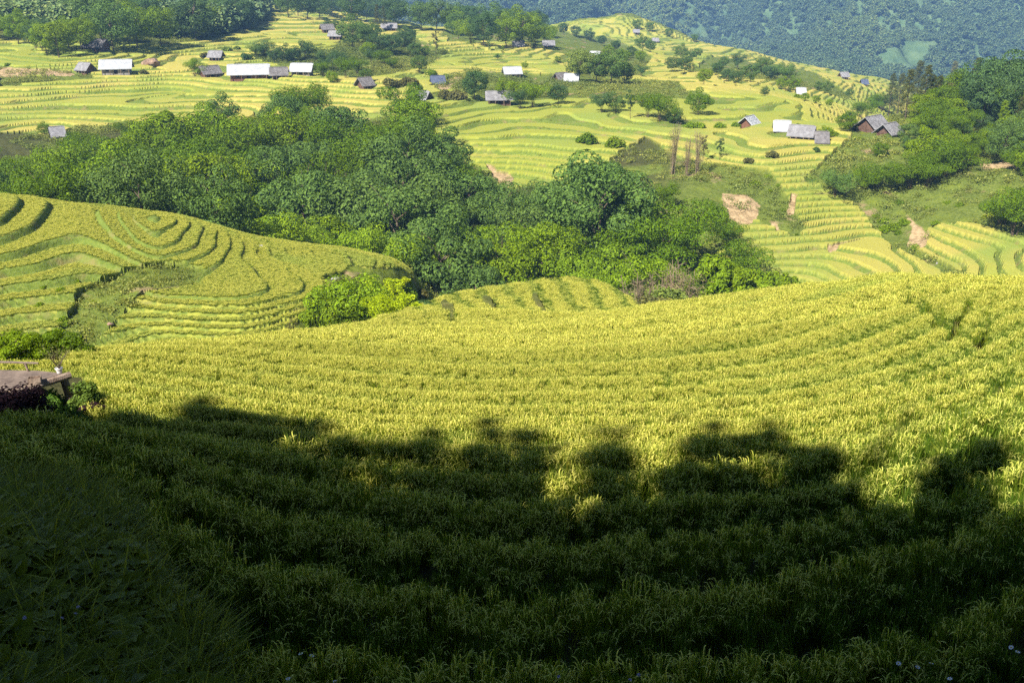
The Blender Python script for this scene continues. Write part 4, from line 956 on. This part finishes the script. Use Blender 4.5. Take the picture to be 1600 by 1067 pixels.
for i, (px, py, w_, lab) in enumerate([(177,560,9,'pale tan stone at the edge of the near field below the left terraces'),(172,507,10,'reddish brown rock on the green bank of the left terraces'),(312,548,12,'grey stone at the foot of the left terraces'),(353,543,9,'small pale rock at the foot of the left terraces, right of the grey stone'),(1368,448,9,'pale stone below the right terraces'),(1466,412,9,'grey rock at the edge of the right hill terraces'),(1502,452,10,'pale grey rock just above the near field at right'),(408,386,9,'grey rock on the crest of the left terraces by the wood'),(524,437,14,'grey brown rock above the yellow green bushes')]):
    rock(px, py, w_, mrock if i == 1 else mstone, lab, nm='stone', seed=i+2)

# ------------------------------------------------------------------ wooden platform at the left edge
ZD = kslope(583)*17.5
def onz(px, py, z=ZD): Y = z/kslope(py); return np.array(at(px, py, Y))
wood_l = simple('weathered_planks', [(.3,(.10,.075,.065)),(.7,(.26,.20,.16))], 3, .9, .02)  # plank colour darkened to carry the shade lying on the platform
wood_d = simple('grey_brown_beam', [(.3,(.16,.11,.08)),(.7,(.34,.26,.20))], 5, .9, .02)
pl = link('wooden_platform', None, None, tuple(onz(97,583))); tag(pl, 'weathered wooden plank platform on a post at the left edge of the field', 'platform')
o0 = onz(97,583)
A_, B_2 = onz(97,583)-o0, onz(-250,690)-o0; C_2 = onz(-250,573)-o0
def quadslab(name, pts, th, m, parent):
    p = np.array(pts); q = p-np.array([0,0,th]); v = np.concatenate([p, q])
    return solid(name, v, np.array([(0,1,2,3),(7,6,5,4),(0,4,5,1),(1,5,6,2),(2,6,7,3),(3,7,4,0)]), m, parent)
nP = 11
for i in range(nP):           # planks run along the front beam
    f0, f1 = i/nP+.004, (i+1)/nP-.006
    quadslab('plank', [A_+(C_2-A_)*0+ (C_2-B_2)*0+ (A_*(1-f0)+(onz(60,579)-o0)*f0), A_*(1-f1)+(onz(60,579)-o0)*f1, B_2*(1-f1)+C_2*f1, B_2*(1-f0)+C_2*f0], .05, wood_l, pl)
v, f = tube([A_+np.array([.12,.05,-.06]), A_*.5+B_2*.5+np.array([0,-.05,-.08]), B_2+np.array([0,-.05,-.1])], .075, 8); solid('beam', v, f, wood_d, pl)
gzp = gz(o0[0], o0[1])-o0[2]
v, f = tube([np.array([.14,0,gzp-.3]), np.array([.06,0,gzp*.5]), np.array([0,0,-.03])], [.085,.08,.072], 9); solid('post', v, f, wood_d, pl)
p2 = B_2*.55+C_2*.4; v, f = tube([p2+np.array([0,0,gzp-1.2]), p2-np.array([0,0,.05])], .07, 8); solid('post', v, f, wood_d, pl)
# handrail
Yr = 17.6
r0 = np.array(at(47,588,Yr)); rl = link('handrail', None, None, tuple(r0)); tag(rl, 'rough pole handrail on a short post above the wooden platform', 'handrail')
v, f = tube([(0,0,-.02),(-.02,0,.13),(-.05,0,.27)], .022, 7); solid('post', v, f, wood_d, rl)
v, f = tube([np.array(at(60,567.5,Yr))-r0, np.array(at(20,566,Yr))-r0, np.array(at(-120,564,Yr))-r0], [.02,.022,.026], 7); solid('rail', v, f, wood_l, rl)
# planter box and flowerpot
bx = onz(55,597); b_ = link('planter_box', None, None, tuple(bx+np.array([0,0,.001])), (0,0,.25)); tag(b_, 'small dark wooden box standing on the platform under the handrail', 'box')
solid('side', *boxes([(-.11,-.06,0,.11,-.05,.10),(-.11,.05,0,.11,.06,.10),(-.11,-.048,0,-.10,.048,.10),(.10,-.048,0,.11,.048,.10)]), wood_d, b_)
solid('soil', *boxes([(-.098,-.048,0,.098,.048,.08)]), HM['wood'], b_)
pt = o0+np.array([-.04,-.01,.012]); p_ = link('flowerpot', None, None, tuple(pt)); tag(p_, 'white flowerpot on the corner post of the wooden platform', 'flowerpot')
mpot = simple('white_glaze', [(.3,(.55,.52,.50)),(.7,(.75,.72,.70))], 4, .5)
def lathe(prof, seg=20):
    v = np.array([(r*math.cos(2*math.pi*j/seg), r*math.sin(2*math.pi*j/seg), z) for r, z in prof for j in range(seg)])
    f = np.array([(i*seg+j, i*seg+(j+1) % seg, (i+1)*seg+(j+1) % seg, (i+1)*seg+j) for i in range(len(prof)-1) for j in range(seg)]); return v, f
v, f = lathe([(.001,0),(.045,0),(.058,.06),(.062,.085),(.074,.086),(.074,.104),(.064,.104),(.06,.09),(.001,.09)]); solid('pot', v, f, mpot, p_)
rng = np.random.default_rng(3); tw = []; tips = []
for i in range(9):
    d = rng.normal(size=3)*np.array([.16,.16,0]); h_ = .25+.25*rng.random(); m_ = d*.4+np.array([0,0,.09+h_*.5]); e = d+np.array([0,0,.09+h_]); tw.append(tube([(0,0,.08), m_, e], [.006,.005,.002], 5)); tips += [e, m_*.3+e*.7]
    for j in range(3): e2 = m_+rng.normal(size=3)*.07+np.array([0,0,.09]); tw.append(tube([m_, e2], [.003,.001], 4)); tips.append(e2)
tr_ = link('potted_plant', None, None, tuple(pt)); tag(tr_, 'twiggy small leaved plant growing in the white flowerpot', 'potted plant')
v, f = join(tw); solid('twigs', v, f, BARK, tr_)
v, f = leaf_cloud(rng, np.array(tips), .05*np.ones(len(tips)), 5, .035, .02); lf = solid('leaves', v, f, LEAF, tr_); lf.color = (.22,.24,.07,1)
# bushes by the platform
def finebush(x, y, z, R, H, tint, nm, label, n=26, dens=70, ln=.07, wd=.04, seed=1):
    rng = np.random.default_rng(seed); c = unit(rng.normal(size=(n, 3)))*(.8*rng.random(n)**.4)[:, None]*np.array([R, R, H*.5]); c[:, 2] = np.abs(c[:, 2]+H*.45)
    v, f = leaf_cloud(rng, c, R*.28*(.7+.6*rng.random(n)), dens, ln, wd, .8, .4, .1, .9)
    r = link(nm, None, None, (x, y, z)); tag(r, label, 'bush'); o = link('foliage', mesh_np('bush_foliage', v, [f], [LEAF]), r); o.color = tint+(1,)
    st = [tube([(0,0,-.1), q*.5, q], [.014,.009,.003], 4) for q in c[::2]]; v, f = join(st); link('stems', mesh_np('bush_stems', v, [f], [BARK]), r)
for px, Y, top, R, tn, lab, sd in [(22,14.6,611,.62,(.022,.010,.017),'dark purple leaved bush below the wooden platform',1),(-30,14.4,608,.7,(.022,.010,.017),'dark purple leaved bush at the far left edge, beyond the first purple one',2),
  (66,15.6,618,.4,(.10,.19,.025),'leafy green bush under the platform beam',3),(128,17.4,592,.36,(.13,.20,.035),'open leafy green shrub right of the platform post',4),
  (112,15.5,646,.22,(.05,.02,.035),'low purple plant at the field edge, leftmost of three',5),(140,15.8,643,.26,(.05,.02,.035),'low purple plant at the field edge, middle of three',6),(172,15.9,637,.30,(.05,.02,.035),'low purple plant at the field edge, right and tallest of three',7),
  (60,17.4,606,.5,(.08,.16,.02),'green bush hanging below the platform planks',8),(92,15.0,630,.4,(.07,.14,.02),'green weeds around the foot of the platform post',9)]:
    x = uof(px, 620)*Y; z = gz(x, Y); h_ = max(.4, kslope(top)*Y-z); finebush(x, Y, z+max(0, h_-1.3)*0, R, h_, tn, 'bush', lab, n=int(30+R*50), seed=sd, dens=60)

# ------------------------------------------------------------------ weeds on the near bank, fallen leaf, small flowers
WEEDM = plantmat('broad_weed_leaf', [(0,(.09,.13,.008)),(.5,(.15,.20,.012)),(1,(.26,.30,.02))], .3, .55, (1.3,1.15,1.0))
def weed(seed, n=16, r=.13, s=.036):
    rng = np.random.default_rng(seed); a = rng.random(n)*6.28; q = r*rng.random(n)**.5
    c = np.stack([q*np.cos(a), q*np.sin(a), .03+.10*rng.random(n)], -1); nr = unit(rng.normal(size=(n, 3))*.45+np.array([0,0,1])); tg = unit(np.cross(nr, rng.normal(size=(n, 3)))); bt = np.cross(nr, tg); L = s*(.6+.8*rng.random(n))[:, None]
    pts = [c-tg*L, c-tg*L*.4+bt*L*.75-nr*L*.12, c+tg*L*.35+bt*L*.6-nr*L*.1, c+tg*L*1.2-nr*L*.3, c+tg*L*.35-bt*L*.6-nr*L*.1, c-tg*L*.4-bt*L*.75-nr*L*.12]
    v = np.stack(pts, 1).reshape(-1, 3); i = np.arange(n)*6
    return mesh_np('weed', v, [np.concatenate([np.stack([i, i+1, i+2, i+3], 1), np.stack([i, i+3, i+4, i+5], 1)])], [WEEDM])
def grasstuft(seed, n=26, h=.26):
    rng = np.random.default_rng(seed); vs, fs = [], []
    for k in range(n):
        a = rng.random()*6.28; d = np.array([math.cos(a), math.sin(a), 0]); s = np.array([-d[1], d[0], 0]); L = h*(.5+.7*rng.random()); tt = np.linspace(0, 1, 4); w_ = .004*np.array([1, 1, .7, .1])
        c = rng.normal(size=3)*np.array([.03,.03,0])+d*(L*.6*tt**2)[:, None]+np.array([0,0,1])*(L*(tt-.25*tt**3))[:, None]
        vs.append(np.concatenate([c-s*w_[:, None], c+s*w_[:, None]])); fs.append(np.array([(j, 4+j, 5+j, j+1) for j in range(3)])+8*k)
    return mesh_np('grass_tuft', np.concatenate(vs), [np.concatenate(fs)], [WEEDM])
def bankweeds():
    rng = np.random.default_rng(8); n = 76000
    y = 1.5+rng.random(n)*9; x = -12+rng.random(n)*12.5; bm = bankmask(x, y); k = (bm > .12) & (np.abs(x) < .85*np.maximum(y, 3)+4)
    x, y, bm = x[k], y[k], bm[k]; z = ground(x, y); n = len(x); print('bank', n)
    gr = (rng.random(n) < np.where(bm < .85, .6, .05)).astype(int)
    scatter('bank_weeds', np.stack([x, y, z], 1), np.stack([rng.normal(size=n)*.1, rng.normal(size=n)*.1, rng.random(n)*6.28], 1), (1.2+.8*rng.random(n)), rng.integers(0, 3, n)+3*gr, np.clip(.4+.6*vnoise(x*.8, y*.8, 3)+.5*gr, 0, 1), [weed(s) for s in range(3)]+[grasstuft(s) for s in range(3)], 'low broad leaved weeds and grass covering the shaded bank at lower left')
    # rank grass in the gaps of the field
    n = 16000; y = 12+rng.random(n)*46; x = (rng.random(n)*2-1)*.6*y; z, h, wi, s_, ri, fl = ground(x, y, True); k = wi > .4; x, y, z = x[k], y[k], z[k]; n = len(x); print('gap', n)
    scatter('gap_grass', np.stack([x, y, z], 1), np.stack([0*x, 0*x, rng.random(n)*6.28], 1), .9+.6*rng.random(n), rng.integers(0, 3, n), np.clip(.1+.4*vnoise(x, y, 3), 0, 1), [grasstuft(s+9, 60, .32) for s in range(3)], 'pale rank grass growing in the gaps between the rice')
bankweeds()
mleaf = simple('dry_leaf', [(.3,(.42,.13,.03)),(.7,(.62,.22,.05))], 20, .7)
x, y, z = hit(157, 1038, 2.5); tt = np.linspace(-1, 1, 9); wv = .035*np.cos(tt*1.5)
v = np.concatenate([np.stack([tt*.085, -wv, .02*tt**2+.012], 1), np.stack([tt*.085, 0*tt, .02*tt**2], 1), np.stack([tt*.085, wv, .02*tt**2+.012], 1)]); f = np.array([(9*r+j, 9*r+j+1, 9*r+9+j+1, 9*r+9+j) for r in (0, 1) for j in range(8)])
tag(link('fallen_leaf', mesh_np('fallen_leaf', v, [f], [mleaf]), None, (x, y, z+.13), (.35, 0, .2)), 'curled orange brown dead leaf lying on the weeds at lower left', 'leaf')
mpet = simple('white_petal', [(.3,(.7,.7,.72)),(.7,(.85,.85,.88))], 9, .6); mlil = simple('lilac_petal', [(.3,(.42,.38,.62)),(.7,(.55,.5,.75))], 9, .6)
mstem = simple('flower_stem', [(.3,(.06,.12,.02)),(.7,(.1,.18,.03))], 9, .6); myel = simple('flower_centre', [(.3,(.7,.45,.05)),(.7,(.8,.55,.08))], 9, .7)
def flower_meshes(kind):
    rng = np.random.default_rng(4 if kind else 6); v, f = tube([(0,0,-.5),(.01,0,-.2),(0,0,0)], .0022, 5); st = mesh_np('flower_stem', v, [f], [mstem])
    vs, fs = [], []; n = 7 if kind else 26
    for i in range(n):
        a = i*6.283/n*(1 if kind else 2.4); el = .15 if kind else 1.4*i/n; d = np.array([math.cos(a)*math.cos(el), math.sin(a)*math.cos(el), math.sin(el)]); s = np.array([-math.sin(a), math.cos(a), 0]); L = .017 if kind else .013; w_ = .006 if kind else .0016
        vs.append(np.array([d*.002, d*L*.6+s*w_, d*L, d*L*.6-s*w_])); fs.append(np.arange(4)+4*i)
    return st, mesh_np('petals', np.concatenate(vs), [np.array(fs)], [mpet if kind else mlil]), mesh_np('flower_centre', *(lambda q: (q[0], [q[1]]))(lathe([(.0005,.004),(.005,.003),(.006,0),(.001,-.003)], 8)), [myel])
FK = [flower_meshes(0), flower_meshes(1)]
for px, py, Y, k, lab in [(470,1021,4.9,1,'small white daisy in the dark rice at the bottom edge, left of a close pair'),(487,1024,4.9,1,'small white daisy in the dark rice at the bottom edge, right of a close pair'),(450,1060,4.7,1,'small white daisy at the bottom edge below the close pair'),(523,1064,4.7,1,'small white daisy at the bottom edge, right of the other left daisies'),
   (1404,1036,4.9,1,'small white daisy at the lower right, leftmost of three'),(1434,1042,4.9,1,'small white daisy at the lower right, lowest of three'),(1455,1036,4.9,1,'small white daisy at the lower right, rightmost of three'),(1580,1011,5.0,1,'small white daisy near the right edge, upper of two'),(1590,1018,5.0,1,'small white daisy near the right edge, lower of two'),(1484,1060,4.7,1,'small white daisy at the bottom edge right of the group of three'),
   (998,1054,4.6,0,'lilac tufted flower at the bottom centre, upper of two'),(984,1062,4.6,0,'lilac tufted flower at the bottom centre, lower of two'),(873,1057,4.7,0,'lilac tufted flower at the bottom edge left of the central pair'),(122,948,4.9,0,'lilac tufted flower on the bank edge at left, upper of two'),(118,959,4.8,0,'lilac tufted flower on the bank edge at left, lower of two'),(38,965,4.4,0,'lilac tufted flower among weeds near the left edge'),(97,966,4.5,0,'lilac tufted flower among weeds between the bank edge pair and the left edge'),(208,840,7.4,0,'lilac tufted flower in the dark rice at left')]:
    p = at(px, py, Y); zg = gz(p[0], Y); r = link('daisy' if k else 'tufted_flower', None, None, p, (prng.uniform(-.4,.4), prng.uniform(-.5,.1), prng.random()*6)); tag(r, lab, 'flower')
    st, pe, ce = FK[k]; link('stem', st, r); q = link('petals', pe, r)
    if k: link('centre', ce, r)

# ------------------------------------------------------------------ the air of the valley
def haze():
    v, f = boxes([(-2950, -75, -215, 2950, 2720, 275)])
    m = bpy.data.materials.new('valley_haze'); m.use_nodes = True; t = m.node_tree; t.nodes.clear()
    pv = t.nodes.new('ShaderNodeVolumePrincipled'); pv.inputs['Color'].default_value = (.30, .56, 1, 1); pv.inputs['Density'].default_value = HAZE; pv.inputs['Anisotropy'].default_value = 0
    o = t.nodes.new('ShaderNodeOutputMaterial'); t.links.new(pv.outputs[0], o.inputs['Volume'])
    tag(link('haze', mesh_np('haze', v, [f], [m])), 'thin blue haze filling the valley air', 'haze', kind='stuff')
HAZE = 0.00025
haze()

# ------------------------------------------------------------------ every plant gets a label of its own
def ordi(i, n):
    if n == 1: return ''
    if i == 0: return 'leftmost'
    if i == n-1: return 'rightmost'
    if i < 20 and (i <= n/2 or n-1-i > 19): return ORD[i+1]+' from left'
    return ORD[min(n-i, 20)]+' from right'
AREAW = {'ravine wood':('in the ravine wood', 12), 'row of conical bushes':('right of the ravine wood', 30), 'right end of the ravine wood':('at the right end of the ravine wood', 9), 'dead bamboo above the ravine wood':('standing above the ravine wood', 9), 'far terraces':('among the far terraces', 12), 'upper left hill wood':('on the upper left wooded hill', 12), 'edge of the upper left terraces':('edging the upper left terraces', 9), 'upper ridge wood':('in the belt on the upper ridge', 12), 'upper middle wood':('in the upper middle wood', 12), 'right hill':('on the right hill', 12), 'right hill wood':('in the wood on the right hill', 12), 'slope below the right hill wood':('below the right hill wood', 9), 'scrub slope on the right hill':('on the right hill scrub slope', 9), 'banana grove':('beside the upper left farmhouse', 9), 'yellow green bushes':('in the bushes below the left terraces', 9), 'trees behind the wooden platform':('behind the wooden platform', 9), 'left terraces':('on the left terraces', 9)}
KW = dict(broadleaf='broadleaf tree', bamboo='bamboo clump', conifer='conifer', slender='slender tree', cone='conical bush', shrub='shrub', bare='dead bamboo clump', banana='banana plant')
groups = {}
for r in ALL: groups.setdefault((r[1], r[2], r[3]), []).append(r)
for (area, kd, ti), lst in groups.items():
    pp = [(float(proj(r[4], r[5], r[6])[0]), float(r[5]), r) for r in lst]
    per = 13; nr = max(1, math.ceil(len(pp)/per)); pp.sort(key=lambda q: q[1])
    rowsz = math.ceil(len(pp)/nr)
    rn = {1:[''], 2:['front row','back row'], 3:['front row','middle row','back row'], 4:['front row','second row','third row','back row']}.get(nr) or ['%s row' % ORD[i+1] for i in range(nr)]
    for i in range(nr):
        row = sorted(pp[i*rowsz:(i+1)*rowsz], key=lambda q: q[0])
        for j, (a, b_, r) in enumerate(row):
            w_ = ordi(j, len(row)); c_ = '' if kd == 'bare' else COLW[ti]+' '
            lab = (c_+KW[kd]+' '+AREAW[area][0]+(', '+w_ if w_ else '')+((', '+rn[i]) if rn[i] else '')).strip()
            r[0]['label'] = lab
            if len(lst) > 1: r[0]['group'] = (('' if kd == 'bare' else COLW[ti]+' ')+KW[kd]+'s '+AREAW[area][0])
